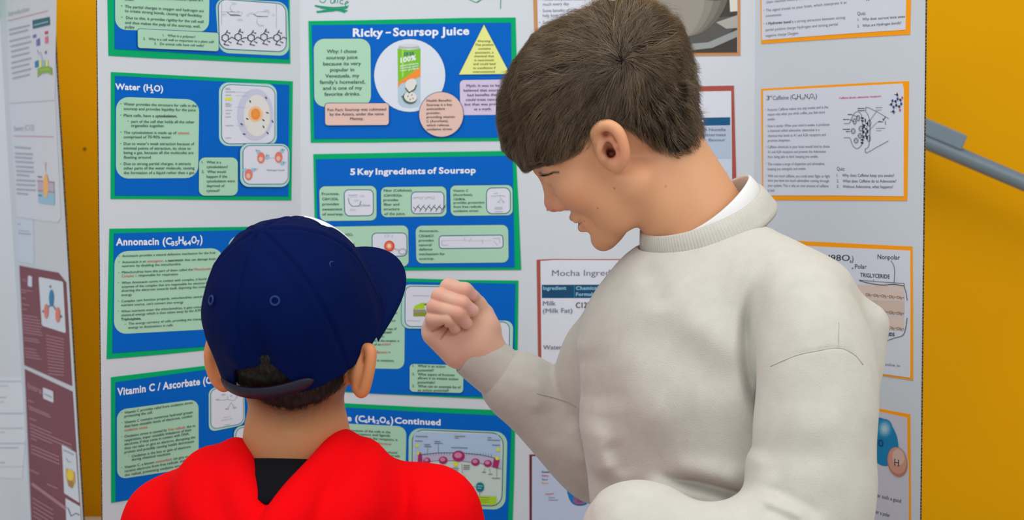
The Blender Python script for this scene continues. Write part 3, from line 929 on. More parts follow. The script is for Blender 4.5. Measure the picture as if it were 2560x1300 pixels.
def dr(d):
    d.pg([(940, 340), (1840, 372), (1872, 430), (1868, 625), (1650, 590), (1420, 570), (1200, 570), (930, 600), (925, 400)], mat('sky_print', (172, 196, 224), .5))
    d.pg([(930, 600), (1200, 570), (1420, 570), (1650, 590), (1880, 640), (1880, 745), (1650, 680), (1420, 655), (1200, 650), (925, 690)], mat('membrane_print', (186, 180, 206), .5), .0001)
    d.ln([(1000, 590), (1200, 570), (1420, 568), (1650, 590), (1800, 625)], 6, BLK, .0002)
    for k in range(26):
        x = 1020 + 30 * k
        d.ln([(x, 570 + abs(x - 1350) ** 2 / 9000 - 6), (x, 592 + abs(x - 1350) ** 2 / 9000)], 5, GRY, .0002)
    d.ln([(925, 690), (1200, 652), (1420, 655), (1650, 682), (1880, 745)], 5, GRY, .0002)
    hi = mat('rose_light_print', (206, 130, 170), .5)
    for x, y, r in ((1072, 655, 40), (1248, 650, 48), (1415, 605, 68), (1598, 670, 46), (1732, 685, 44)):
        d.el(x, y, r, r * .88, ROSE, .0003)
        d.el(x - 6, y - 10, r * .6, r * .45, hi, .0004)
    d.pg([(980, 580), (1000, 560), (1020, 600), (1025, 680), (970, 690)], ROSE, .0003)
    d.pg([(1800, 620), (1860, 650), (1840, 740), (1780, 725)], ROSE, .0003)
    for x, y, r in ((970, 492, 18), (975, 572, 17), (1842, 535, 20), (1832, 628, 20), (1384, 690, 24)):
        d.el(x, y, r, r, mat('lemon_print', (222, 222, 40), .5), .0005)
    for x, y, w in ((950, 390, 130), (945, 440, 80), (1045, 480, 60), (1045, 500, 75), (1155, 445, 60), (1155, 465, 85), (1375, 388, 110), (1375, 408, 40), (1340, 512, 170), (1730, 405, 40), (1730, 430, 130), (1780, 485, 80), (1335, 735, 80), (1335, 755, 75), (1335, 775, 60), (1470, 705, 65), (1470, 725, 65), (1470, 745, 60), (1670, 778, 40), (1740, 800, 40), (1778, 843, 85)):
        d.ln([(x, y), (x + w, y + w * .03)], 8, GRY, .0003)
    for a, b in (((1080, 510), (1080, 600)), ((1195, 480), (1195, 570)), ((1830, 740), (1830, 830)), ((1700, 740), (1690, 770)), ((1750, 740), (1760, 790)), ((1450, 690), (1455, 790)), ((1500, 935), (1600, 936)), ((1645, 990), (1645, 1035)), ((1470, 840), (1470, 880))):
        d.ln([a, b], 4, GRY, .0003)
    d.pg([(1420, 812), (1488, 815), (1488, 842), (1420, 840)], GOLD, .0004)
    tl = mat('teal_blob_print', (0, 122, 130), .5)
    d.rr([(1440, 880), (1500, 882), (1500, 975), (1440, 972)], 30, tl, .0004)
    d.rr([(1605, 888), (1690, 890), (1690, 992), (1605, 990)], 40, tl, .0004)
    d.ln([(1622, 925), (1672, 928)], 8, LBLU, .0005); d.ln([(1622, 950), (1660, 952)], 8, LBLU, .0005)
    d.pg([(1380, 1030), (1825, 1042), (1820, 1132), (1380, 1120)], LIME, .0004)
    for y in (1050, 1075, 1098):
        d.ln([(1560, y), (1745, y + 5)], 6, OLIV, .0005)
P.panel([(875, 300), (1945, 345), (1920, 1188), (870, 1150)], 130, MINT, name='picture_panel',
        inner=([(920, 322), (1896, 366), (1878, 1145), (915, 1110)], 120, mat('pale_green_white_print', (200, 214, 208), .5), (9, mat('dark_teal_print', (0, 100, 120), .5))), draw=dr)

# green marker writing on the board itself
frame(760, 0, .2769)
mk = Part('marker_word', PL_C, bd, .0002)
S = lambda *p: mk.ln(spline(p, 6), 7, MARK)
S((205, -45), (200, -10), (185, 18), (160, 22), (140, 5))
S((245, -8), (240, 20), (262, 28), (280, -8)); S((282, -8), (280, 28))
S((306, -6), (300, 28)); S((352, 2), (330, 5), (325, 28), (355, 35))
S((372, 35), (400, 22), (385, 12), (370, 40), (385, 58), (402, 52))
for p in (((100, 52), (260, 68), (395, 60)), ((115, 105), (250, 92), (385, 100)), ((150, 72), (260, 82), (380, 75)), ((170, 95), (300, 85), (390, 98)), ((120, 112), (300, 92), (390, 70)), ((110, 58), (300, 92), (370, 112)), ((190, 75), (250, 100), (330, 78))):
    mk.ln(spline(p, 6), 11, MARK)
mk.done()
mk = Part('marker_curve', PL_C, bd, .0002)
S((1490, -5), (1530, 14), (1560, 22), (1590, 5), (1600, -20))
S((1565, 15), (1620, -12))
mk.done()
mk = Part('marker_stroke', PL_C, bd, .0002)
S((1778, -30), (1776, 30), (1774, 78))
mk.done()
# ------------------------------------------------------------------ centre panel, brown card posters
frame(0, 0, 1)
P = Poster('poster', PL_C, [(1329, -116), (1851, -118), (1851, 139), (1600, 141), (1338, 144)], TAN,
           [(1341, -106), (1843, -108), (1844, 130), (1600, 133), (1346, 134)], PAPER,
           'white poster on tan card with a grey coffee cup photograph')
P.text('body_lettering', [('•', 1348, 1, 1352, 1, 5), ('I chose this product because I drink it', 1357, 2, 1500, 0), ('much every day.', 1357, 15, 1424, 13), ('–', 1348, 29, 1351, 29, 5), ('Some benefits of coffee is that it can', 1357, 31, 1500, 28), ('help keep you awake and', 1357, 43, 1460, 41),
                          ('•', 1347, 59, 1351, 59, 6), ('Some consequences', 1357, 60, 1440, 58), ('would be that you', 1357, 71, 1440, 69), ('may not sleep well', 1357, 84, 1440, 82)], GRY, 8.5, .004)
def dr(d):
    g = lambda n, v: mat('photo_grey_%s' % n, v, .45)
    d.pg([(1560, -100), (1843, -102), (1843, 131), (1560, 133)], g('dark', (64, 58, 52)))
    d.pg([(1822, -30), (1843, -32), (1843, 28), (1825, 30)], g('pale', (212, 210, 200)), .0001)
    d.pg([(1600, 60), (1843, 40), (1843, 60), (1800, 110), (1700, 128), (1600, 126)], g('saucer_shade', (86, 84, 80)), .0001)
    sc = [(1560, 118), (1620, 112), (1700, 112), (1770, 106), (1843, 75), (1843, 92), (1780, 120), (1700, 129), (1560, 131)]
    d.pg(sc, g('saucer', (150, 154, 154)), .0002)
    d.pg([(1560, 116), (1660, 98), (1720, 100), (1700, 114), (1600, 122)], g('saucer_gleam', (176, 178, 176)), .0003)
    cup = lambda k: spline([(1550 + k, -90), (1560 + k, -10), (1590 + k, 50), (1640 + k, 86), (1700, 93), (1752 - k * .6, 84), (1790 - k, 52), (1815 - k * 1.3, 10), (1824 - k * 1.5, -40), (1826 - k * 1.5, -90)], 5)
    for k, v in ((0, (104, 98, 90)), (12, (122, 115, 107)), (26, (138, 131, 122)), (42, (150, 143, 134))):
        d.pg(cup(k), g('cup%d' % v[0], v), .0004 + k * .000008)
    d.pg(spline([(1680, -20), (1740, -5), (1800, 0), (1812, -30), (1700, -60)], 5), g('cup_band', (92, 84, 76)), .0009)
    d.pg([(1790, 56), (1843, 38), (1843, 70), (1815, 72)], g('rim', (168, 166, 158)), .0003)
P.draw('printed_picture', dr)

frame(1690, 190, .2232)
P = Poster('poster', PL_C, [(-1560, 150), (200, 118), (400, 112), (648, 108), (660, 600), (676, 1190), (676, 1480), (-1448, 1505)], BRICK,
           [(-1525, 205), (617, 168), (628, 1194), (640, 1430), (-1420, 1455)], PAPER,
           'white table poster on brick-red card with a navy header, behind the nape')
def dr(d):
    d.pg([(-1480, 500), (606, 462), (606, 552), (-1480, 588)], TEAL)
    d.pg([(-1480, 600), (612, 560), (616, 925), (-1470, 960)], mat('row_blue_print', (178, 194, 216), .5))
    d.pg([(-1470, 970), (618, 930), (628, 1185), (-1460, 1230)], mat('row_pale_print', (200, 212, 230), .5))
P.draw('printed_table', dr)
P.text('body_lettering', [('Purpose', 20, 522, 308, 516, 34, WHI, .02), ('Contributed to Nutella', -60, 622, 556, 615), ('to boost the bitterness', -60, 680, 556, 672), ('and chocolaty flavour', -40, 738, 550, 730), ('with vanilla.', -20, 795, 340, 792),
                          ('Water helps', 100, 988, 426, 985), ('to bring out the', 60, 1046, 456, 1042), ('flavour created by', 80, 1106, 572, 1102), ('the cocoa', 260, 1160, 480, 1158)], GRY, 34, .004, .0004)

frame(1320, 630, .254)
P = Poster('poster', PL_C, [(85, 76), (250, 68), (500, 70), (800, 70), (2020, 60), (2050, 1210), (545, 1214), (103, 1216)], BRICK,
           [(122, 88), (250, 78), (800, 80), (1990, 72), (2020, 1170), (800, 1192), (400, 1192), (200, 1184), (133, 1188)], PAPER,
           'white ingredients table poster on brick-red card, half hidden behind the cream sweatshirt chest')
P.text('title_lettering', [('Mocha Ingredients', 236, 236, 1010, 230)], GRY, 62, .004)
def dr(d):
    d.pg([(136, 322), (1960, 318), (1960, 452), (136, 452)], mat('petrol_print', (8, 72, 108), .5))
    d.ln([(456, 322), (456, 452)], 8, CYAN, .0001)
P.draw('printed_table', dr)
P.text('body_lettering', [('Ingredient', 148, 372, 376, 370, 36, LBLU, .025), ('Chemical', 472, 372, 690, 370, 36, LBLU, .025), ('Formula', 472, 432, 660, 430, 36, LBLU, .025),
                          ('Milk', 148, 526, 272, 524), ('(Milk Fat)', 148, 598, 436, 596), ('C12H22O11', 472, 550, 800, 548, 58, BLK, .012)], GRY, 46, .005, .0004)
P.text('row_lettering', [('Water', 150, 958, 330, 956), ('H2O', 472, 950, 640, 948, 58, BLK, .012)], GRY, 46, .005, .0004)

frame(1310, 1100, .1538)
P = Poster('poster', PL_C, [(88, 235), (1500, 225), (3400, 215), (3400, 2050), (92, 2060)], mat('dark_brick_card', (112, 40, 42), .65),
           [(130, 262), (3360, 245), (3360, 2010), (128, 2020)], mat('cool_paper', (190, 202, 226), .55),
           'white poster on dark red card with a coloured tongue map, below the cream forearm')
P.text('body_lettering', [('Sweet', 288, 530, 424, 532, 34, BLK, .02), ('Salty', 290, 592, 402, 594, 34, MAGI, .02), ('Sour', 290, 652, 392, 654, 34, CYAN, .02), ('Bitter', 288, 712, 404, 714, 34, GOLD, .01),
                          ('•', 258, 526, 272, 526, 20), ('•', 262, 588, 276, 588, 20), ('Umami', 345, 895, 482, 880, 34, REDI, .01), ('Taste &', 398, 945, 495, 947, 34, GRY), ('Sensation', 398, 985, 555, 985, 34, GRY)], GRY, 34)
def dr(d):
    tongue = [(642, 600), (650, 700), (690, 780), (708, 860), (735, 950), (790, 1030), (870, 1062), (950, 1062), (1020, 1035), (1075, 960), (1096, 870), (1080, 780), (1050, 640), (1000, 520), (850, 470), (690, 510)]
    d.pg(spline(tongue, 4), BLK)
    c0 = np.mean(tongue, 0)
    d.pg(spline([tuple(c0 + (np.array(q) - c0) * .96) for q in tongue], 4), mat('tongue_blue_print', (0, 122, 204), .5), .0001)
    d.pg([(812, 600), (960, 600), (1000, 880), (815, 885)], mat('tongue_green_print', (72, 110, 20), .5), .0002)
    d.pg([(812, 888), (1000, 882), (1012, 980), (960, 1040), (860, 1045), (800, 1000)], mat('tongue_rose_print', (150, 96, 132), .5), .0002)
    d.tx('sour', 720, 780, 785, 780, 26, NAVY, .0003); d.tx('bitter', 870, 815, 945, 815, 26, BLK, .0003); d.tx('salt', 870, 860, 940, 860, 26, BLK, .0003)
    d.tx('sweet', 868, 965, 945, 965, 28, BLK, .0003); d.tx('front', 865, 1005, 955, 1005, 28, BLK, .0003)
P.draw('printed_picture', dr)

# ------------------------------------------------------------------ side panel: white posters on orange card
frame(1880, 0, .1719)
GY2 = mat('soft_grey_ink', (118, 120, 136), .6)
P = Poster('poster', PL_R, [(110, -690), (2340, -950), (2302, 500), (1500, 548), (700, 600), (138, 638)], ORG,
           [(140, -650), (2270, -900), (2240, 432), (1100, 510), (155, 585)], PAPER,
           'white poster on orange card with a sucrose quiz, topmost on the angled side panel')
P.text('body_lettering', [('chain reaction inside your mouth', 218, 52, 900, -22), ('•', 175, 165, 190, 164, 24), ('The signal travels to your brain, which interprets it as', 212, 172, 1386, 52), ('sweetness.', 210, 250, 445, 228),
                          ('•', 175, 360, 190, 359, 24), ('A', 212, 362, 236, 360), ('Hydrogen bond', 250, 360, 572, 335, 42, BLK, .02), ('is a strong attraction between strong', 588, 334, 1366, 272), ('partial positive charge Hydrogen and strong partial', 208, 455, 1258, 370), ('negative charge Oxygen.', 208, 540, 692, 498)], GY2, 42, .004)
P.text('quiz_lettering', [('Quiz:', 1542, 222, 1665, 218, 52), ('1.   Why does sucrose taste swee', 1548, 305, 2236, 258), ('2.   What are Hydrogen bonds?', 1542, 400, 2180, 350), ('H', 1680, 16, 1715, 14, 40, BLK, .01)], mat('charcoal_ink', (76, 78, 92), .6), 42, .003)

frame(1880, 190, .2539)
P = Poster('poster', PL_R, [(92, 126), (700, 92), (1100, 70), (1548, 50), (1540, 640), (1530, 1228), (800, 1224), (230, 1222), (104, 1186)], ORG,
           [(116, 146), (1486, 74), (1500, 130), (1498, 1184), (800, 1176), (118, 1176)], PAPER,
           'white poster on orange card about caffeine, with a black synapse drawing')
P.text('title_lettering', [('3', 150, 240, 178, 238), ('rd', 180, 212, 202, 211, 22), ('Caffeine (', 212, 238, 398, 230, 44, GRY), ('C', 400, 228, 432, 226), ('8', 434, 238, 448, 237, 24), ('H', 452, 226, 486, 224), ('10', 490, 236, 522, 234, 24), ('N', 526, 222, 556, 220), ('4', 560, 232, 578, 231, 24), ('O', 580, 220, 612, 218), ('2', 614, 230, 630, 229, 24), (')', 632, 220, 646, 219)], mat('charcoal_ink', (76, 78, 92), .6), 48, .008)
P.text('body_lettering', [('•', 138, 335, 146, 335, 14), ('•', 140, 500, 148, 500, 14), ('•', 142, 704, 150, 704, 14), ('•', 142, 868, 150, 868, 14), ('•', 142, 984, 150, 984, 14),
    ('Purpose: Caffeine makes you stay awake and is the', 162, 346, 757, 318), ('reason why when you drink coffee, you feel more', 162, 392, 726, 368), ('awake.', 162, 438, 236, 436),
    ('How it works: When your mind is awake, it produces', 162, 506, 770, 490), ('a chemical called adenosine, adenosine is a', 162, 552, 672, 542), ('chemical that binds to A1 and A2A receptors and', 162, 602, 733, 590), ('promote sleepiness.', 162, 648, 386, 644),
    ('Caffeine chemicals in your brain would bind to those', 162, 712, 772, 706), ('A1 and A2A receptors and prevent the Adenosine', 162, 760, 734, 756), ('from being able to bind, keeping you awake.', 162, 808, 660, 804),
    ('This creates a surge of dopamine and adrenaline,', 162, 880, 724, 876), ('keeping you energetic and awake.', 162, 928, 540, 924),
    ('With too much caffeine, you could enter flight or fight', 162, 996, 776, 1000), ('since you have too much adrenaline running through', 162, 1040, 766, 1046), ('your system. This is why an over amount of caffeine', 162, 1090, 760, 1096), ('is bad.', 162, 1138, 232, 1138)], GY2, 28, .004)
P.text('quiz_lettering', [('Quiz:', 842, 930, 922, 932, 38), ('1.    Why does Caffeine keep you awake?', 842, 992, 1406, 994), ('2.    What does Caffeine do to Adenosine?', 842, 1048, 1426, 1050), ('3.    Without Adenosine, what happens?', 842, 1102, 1396, 1106)], mat('charcoal_ink', (76, 78, 92), .6), 31, .003)
def dr(d):
    d.tx('Caffeine blocks adenosine receptors', 866, 228, 1278, 208, 22, MAGI, 0, .012)
    S = lambda w, *p: d.ln(spline(p, 5), w, BLK)
    S(4, (915, 468), (965, 466), (985, 430), (1010, 375), (1045, 352), (1080, 370), (1092, 410), (1098, 520), (1096, 640), (1085, 685), (1045, 715), (1005, 690), (985, 640), (970, 610), (915, 608))
    S(4, (1355, 420), (1240, 352), (1140, 308), (1128, 330), (1130, 352), (1150, 380), (1165, 430), (1172, 530), (1165, 640), (1158, 690), (1140, 712), (1124, 720), (1128, 752), (1150, 752), (1240, 700), (1352, 640))
    d.ln([(1218, 372), (1165, 445)], 3, BLK); d.ln([(1240, 458), (1150, 545)], 3, BLK); d.ln([(975, 430), (1015, 450)], 4, BLK); d.ln([(1000, 385), (1050, 400)], 4, BLK)
    d.ln([(1240, 348), (1218, 372)], 3, BLK)
    d.ln([(1298, 420), (1302, 438), (1322, 405)], 6, BLK); d.ln([(1322, 442), (1322, 478)], 4, BLK)
    for x, y, rx, ry in ((1055, 415, 17, 28), (1020, 448, 16, 28), (1082, 518, 20, 26), (1006, 542, 20, 26), (1072, 588, 18, 24), (1034, 636, 20, 25)):
        d.ring(x, y, rx, ry, 4, BLK, n=14)
        for k in range(4):
            d.el(x + rx * .55 * math.cos(1.6 * k), y + ry * .55 * math.sin(1.6 * k), 4, 4, BLK, .0001)
    for x, y, w, h in ((1098, 412, 26, 14), (1098, 440, 26, 12), (1096, 628, 30, 12), (1094, 656, 26, 14), (1126, 436, 10, 34), (1112, 492, 16, 36), (1108, 548, 18, 26), (1138, 466, 16, 12), (1150, 470, 10, 36), (1134, 520, 22, 14), (1146, 545, 16, 30), (1132, 570, 10, 34), (1110, 598, 12, 28), (1142, 605, 16, 36), (1124, 484, 8, 8), (1128, 590, 10, 10), (1140, 500, 8, 8)):
        d.pg([(x - w / 2, y - h / 2), (x + w / 2, y - h / 2 + 3), (x + w / 2, y + h / 2 + 3), (x - w / 2, y + h / 2)], BLK, .0001)
    d.ring(1165, 465, 16, 30, 4, BLK); d.ring(1160, 615, 14, 30, 4, BLK)
    for t, x, y, w in (('adenosine', 1048, 325, 66), ('transporter', 1048, 346, 70), ('vesicle', 948, 385, 44), ('adenosine', 904, 434, 62), ('presynaptic', 902, 530, 72), ('neuron', 932, 552, 42), ('caffeine', 1244, 456, 52)):
        d.tx(t, x, y, x + w, y, 15, BLK, 0, .03)
    for t, x, y, w in (('adenosine', 1224, 316, 66), ('receptor', 1230, 340, 54), ('postsynaptic', 1230, 520, 90), ('neuron', 1232, 544, 48)):
        d.tx(t, x, y, x + w, y, 14, GY2, 0, .01)
    nb = mat('atom_blue_print', (42, 74, 150), .5)
    ng = mat('atom_dark_print', (44, 52, 80), .5)
    at = {'a': (1444, 225, nb), 'b': (1472, 236, ng), 'c': (1480, 274, nb), 'd': (1460, 302, ng), 'e': (1432, 288, ng), 'f': (1424, 250, ng), 'g': (1394, 244, nb), 'h': (1382, 280, ng), 'i': (1404, 306, nb), 'j': (1440, 186, ng), 'k': (1402, 350, ng)}
    for p, q in ('ab', 'bc', 'cd', 'de', 'ef', 'fa', 'fg', 'gh', 'hi', 'ie', 'aj', 'ik'):
        d.ln([at[p][:2], at[q][:2]], 4, GRY)
    d.ln([(1440, 186), (1438, 162)], 5, BLK); d.ln([(1440, 186), (1412, 182)], 5, BLK); d.ln([(1402, 350), (1376, 354)], 5, BLK); d.ln([(1402, 350), (1408, 374)], 5, BLK); d.ln([(1402, 350), (1420, 356)], 5, BLK); d.ln([(1382, 280), (1358, 286)], 4, BLK)
    for x, y, m_ in at.values():
        d.el(x, y, 10, 13, m_, .0002)
    d.el(1490, 214, 8, 13, REDI, .0002); d.el(1468, 336, 8, 13, MAGI, .0002)
P.draw('printed_picture', dr)

frame(2070, 590, .2847)
P = Poster('poster', PL_R, [(-560, 30), (50, 58), (400, 76), (744, 92), (748, 680), (748, 1266), (432, 1220), (-560, 1080)], ORG,
           [(-530, 70), (75, 100), (726, 128), (728, 600), (726, 1244), (432, 1204), (-530, 1058)], PAPER,
           'white poster on orange card with a fat molecule diagram in beige bands')
P.text('title_lettering', [('(C55H98O', -220, 214, 198, 218), ('6', 198, 236, 214, 236, 28), (')', 216, 222, 230, 223)], BLK, 54, .004)
def dr(d):
    be2 = mat('beige_band_print', (214, 188, 174), .5)
    d.pg([(250, 425), (672, 440), (678, 572), (250, 556)], BEIGE); d.pg([(250, 562), (678, 580), (676, 694), (250, 680)], be2); d.pg([(250, 690), (674, 702), (672, 830), (250, 815)], BEIGE)
    for y in (470, 560, 690):
        d.ln([(340, y), (670, y + 14)], 3, PALEP, .0001)
    d.ln([(548, 435), (548, 490)], 6, PALEP, .0001)
    S = lambda w, *p: d.ln(spline(p, 5), w, BLK, .0002)
    S(4, (280, 386), (460, 402), (676, 416)); S(6, (285, 392), (360, 412), (480, 430), (580, 424), (676, 438)); d.ln([(676, 416), (676, 438)], 4, BLK, .0002)
    d.ln([(406, 398), (408, 380)], 3, BLK, .0002)
    S(4, (558, 214), (582, 250), (594, 310), (588, 410)); S(5, (676, 438), (694, 500), (704, 565)); S(5, (704, 720), (690, 810), (664, 872), (590, 896), (516, 922)); d.ln([(218, 288), (228, 278)], 6, BLK)
    d.tx('Nonpolar', 442, 202, 638, 208, 44, BLK, 0, .006); d.tx('Polar', 244, 286, 346, 288, 42, BLK, 0, .006); d.tx('TRIGLYCERIDE', 290, 358, 548, 374, 36, mat('navy_ink', (44, 46, 84), .6), 0, .02)
    for y, x0 in ((526, 340), (664, 340), (800, 340)):
        for k in range(5):
            x = x0 + 68 * k
            yy = y + 6 * k
            d.tx('CH', x, yy, x + 34, yy + 2, 26, mat('brown_ink', (84, 62, 60), .6), .0003, .006); d.tx('2' if k < 4 else '3', x + 35, yy + 8, x + 44, yy + 9, 16, mat('brown_ink', (84, 62, 60), .6), .0003)
            d.ln([(x + 47, yy - 10), (x + 64, yy - 9)], 4, mat('brown_ink', (84, 62, 60), .6), .0003)
    d.tx('FATTY ACIDS', 380, 868, 592, 878, 30, mat('navy_ink', (44, 46, 84), .6), .0003, .03)
P.draw('printed_picture', dr)
P.text('quiz_lettering', [('1.   Can triglyceride dissolve in', 120, 1090, 638, 1152)], GRY, 26)

frame(2120, 1000, .2307)
P = Poster('poster', PL_R, [(-700, -90), (228, 70), (450, 115), (676, 154), (680, 600), (684, 1500), (-700, 1300)], ORG,
           [(-670, -50), (228, 100), (646, 190), (650, 600), (664, 700), (664, 1460), (-670, 1265)], mat('lilac_white_paper', (202, 198, 210), .55),
           'white poster on orange card with a large blue and pink water molecule')
def dr(d):
    d.el(376, 452, 172, 268, CYAN, 0, -14)
    for k, (r, v) in enumerate(((84, (40, 138, 184)), (66, (84, 160, 196)), (48, (130, 182, 206)), (28, (172, 200, 214)))):
        d.el(408, 310, r, r * 1.25, mat('gloss%d_print' % k, v, .5), .0001 + .0001 * k)
    pk = mat('hydrogen_pink_print', (206, 148, 128), .5)
    pk2 = mat('hydrogen_light_print', (214, 178, 164), .5)
    for x, y, rx, ry in ((215, 592, 98, 158), (546, 668, 106, 162)):
        d.el(x, y, rx, ry, mat('hydrogen_edge_print', (192, 118, 92), .5), .0006, -10)
        d.el(x + 2, y - 12, rx * .93, ry * .9, pk, .0007, -10)
        d.el(x + 14, y - 50, rx * .62, ry * .55, pk2, .0008, -10)
    d.tx('O', 340, 498, 392, 504, 78, mat('deep_blue_ink', (6, 40, 90), .6), .001, .006)
    d.tx('H', 180, 635, 222, 642, 76, BLK, .001, .004); d.tx('H', 517, 708, 565, 720, 80, BLK, .001, .004)
P.draw('printed_picture', dr)
P.text('quiz_lettering', [('Quiz:', 110, 940, 204, 958, 42), ('1.   Why is Water such a good', 60, 985, 584, 1115), ('solvent?', 178, 1080, 306, 1102), ('2.   Why is water a polar', 80, 1165, 464, 1270), ('molecule?', 130, 1250, 278, 1284)], mat('charcoal_ink', (76, 78, 92), .6), 44, .004)

# ------------------------------------------------------------------ second board, its wing and centre
frame(0, 0, .5)
P = Poster('paper_sheet', PL_GW, [(10, -20), (280, -52), (272, 500), (48, 515)], None, [(32, -20), (284, -52), (276, 500), (50, 515)], PAPER,
           'white sheet with a thin red line and a small green banner drawing', 'paper sheet')
def tl(x0, x1, y, dy, w, m, n=1):
    return lambda d: None
def dr(d):
    d.tx('Introduction', 45, 82, 148, 56, 26, LGRY, 0, .01)
    d.ln([(45, 104), (242, 54)], 3, mat('faded_red_ink', (204, 130, 140), .6))
    for y, a, b in ((150, 50, 150), (172, 52, 142), (206, 54, 152), (232, 58, 158), (258, 60, 145), (284, 62, 148), (314, 62, 158), (340, 62, 148), (366, 66, 158), (392, 68, 150)):
        d.ln([(a, y), (b, y - (b - a) * .24)], 7, LGRY)
    d.pg([(166, 102), (252, 84), (254, 124), (168, 144)], mat('slate_teal_print', (44, 96, 116), .5))
    d.ln([(176, 126), (244, 108)], 5, LBLU, .0001)
    d.pg([(228, 158), (244, 154), (244, 168), (228, 172)], MAGI); d.pg([(228, 186), (244, 180), (245, 214), (229, 218)], mat('pink_lab_print', (226, 110, 150), .5))
    d.pg([(168, 176), (184, 170), (185, 186), (168, 190)], PURP); d.pg([(186, 198), (202, 190), (204, 226), (186, 230)], PURP); d.pg([(228, 258), (236, 252), (237, 268), (229, 270)], PURP)
    d.pg([(178, 308), (196, 300), (197, 334), (179, 338)], CYAN)
    d.ln([(205, 262), (215, 300)], 6, LILAC); d.ln([(190, 250), (200, 275)], 3, LGRY)
    for x, m_ in ((206, YEL), (222, LBLU), (238, YEL)):
        d.pg([(x - 7, 304), (x + 7, 300), (x + 7, 338), (x - 7, 340)], m_)
    d.pg([(192, 344), (215, 332), (245, 330), (264, 340), (266, 376), (240, 364), (212, 368), (192, 386)], mat('banner_green_print', (136, 176, 72), .5), .0001)
    d.ln([(206, 350), (250, 345)], 5, LIME, .0002)
P.draw('printed_picture', dr)
P = Poster('paper_sheet', PL_GW, [(50, 515), (276, 500), (308, 1090), (296, 1110), (90, 1085)], None, [(50, 522), (278, 506), (306, 1090), (290, 1112), (88, 1085)], PAPER,
           'white sheet with an orange pillar drawing on a blue and pink band', 'paper sheet')
def dr(d):
    d.tx('Sweet (C12)', 72, 656, 172, 650, 28, LGRY, 0, .01)
    d.ln([(72, 680), (272, 684)], 3, mat('faded_red_ink', (204, 130, 140), .6))
    for y, a, b in ((736, 78, 155), (766, 80, 165), (786, 80, 162), (808, 82, 170), (832, 84, 168), (854, 86, 172), (874, 88, 148), (900, 86, 178), (922, 86, 178), (946, 88, 180), (966, 90, 140)):
        d.ln([(a, y), (b, y + 5)], 7, LGRY)
    d.pg([(192, 900), (274, 908), (278, 1026), (196, 1014)], LBLU)
    d.pg([(192, 905), (274, 914), (274, 962), (194, 955)], mat('membrane_grey_print', (188, 176, 196), .5), .0001)
    d.ln([(192, 904), (274, 912)], 6, mat('membrane_pink_print', (206, 110, 140), .5), .0002); d.ln([(194, 952), (276, 962)], 6, mat('membrane_pink_print', (206, 110, 140), .5), .0002)
    d.el(234, 930, 13, 60, mat('pillar_orange_print', (244, 184, 104), .5), .0003)
    d.el(230, 818, 6, 8, PINK); d.ln([(230, 826), (232, 860)], 3, PINK)
    d.ln([(194, 883), (212, 885)], 6, GRY); d.ln([(198, 976), (212, 978)], 6, GRY, .0003)
P.draw('printed_picture', dr)
P = Poster('paper_sheet', PL_GW, [(86, 1090), (170, 1100), (172, 1330), (90, 1310)], None, [(86, 1088), (168, 1098), (172, 1320), (90, 1305)], mat('pale_blue_paper', (206, 216, 230), .55),
           'small pale blue note with faint grey lines, just above the burgundy sheets', 'paper sheet')
P.draw('lettering', lambda d: [d.ln([(92, 1120), (102, 1121)], 6, LGRY), d.ln([(95, 1152), (150, 1158)], 4, LGRY), d.ln([(95, 1166), (156, 1172)], 6, LGRY)])

frame(0, 650, .5)
P = Poster('poster', PL_GW, [(98, 28), (290, 62), (330, 110), (364, 630), (125, 525)], None, [(98, 28), (294, 64), (332, 112), (362, 630), (123, 525)], BURG,
           'burgundy sheet with a white picture of a blue and red molecule')
WP = mat('pale_pink_ink', (176, 124, 136), .6)
def dr(d):
    for y, a, b in ((148, 110, 162), (160, 112, 132), (190, 114, 132), (220, 114, 150), (245, 116, 136), (275, 116, 190), (290, 118, 200), (305, 118, 205), (320, 118, 210), (335, 120, 205), (348, 120, 210), (362, 122, 214), (388, 122, 195), (400, 124, 200), (440, 126, 185), (456, 128, 186), (470, 130, 200), (484, 132, 210)):
        d.ln([(a, y), (b, y + (b - a) * .16)], 5, WP)
    for k in range(13):
        d.ln([(234 + k, 376 + 16 * k), (322, 396 + 15 * k)], 5, WP)
    d.tx('H2O', 116, 108, 138, 112, 20, WP, 0, .02)
    d.rr([(144, 76), (164, 82), (164, 136), (142, 130)], 6, PAPER)
P.draw('lettering', dr)
def dr(d):
    d.el(262, 190, 12, 42, CYAN, .0002); d.el(236, 256, 11, 36, SALM, .0002); d.el(294, 274, 12, 38, SALM, .0002)
    d.ln([(262, 215), (236, 250)], 5, GRY, .0001); d.ln([(262, 215), (294, 265)], 5, GRY, .0001)
    for x, y in ((256, 132), (310, 282), (220, 256)):
        d.ln([(x - 5, y), (x + 5, y + 1)], 3, BLK); d.ln([(x, y - 7), (x, y + 7)], 2, BLK)
P.panel([(196, 84), (318, 108), (332, 366), (212, 328)], 8, PALEP, name='picture_panel', draw=dr)
P = Poster('poster', PL_GW, [(125, 545), (366, 660), (402, 1240), (412, 1400), (158, 1400)], None, [(125, 545), (364, 658), (384, 962), (402, 1236), (410, 1390), (162, 1390)], BURG,
           'burgundy sheet with a white picture of a yellow drink, below the molecule sheet')
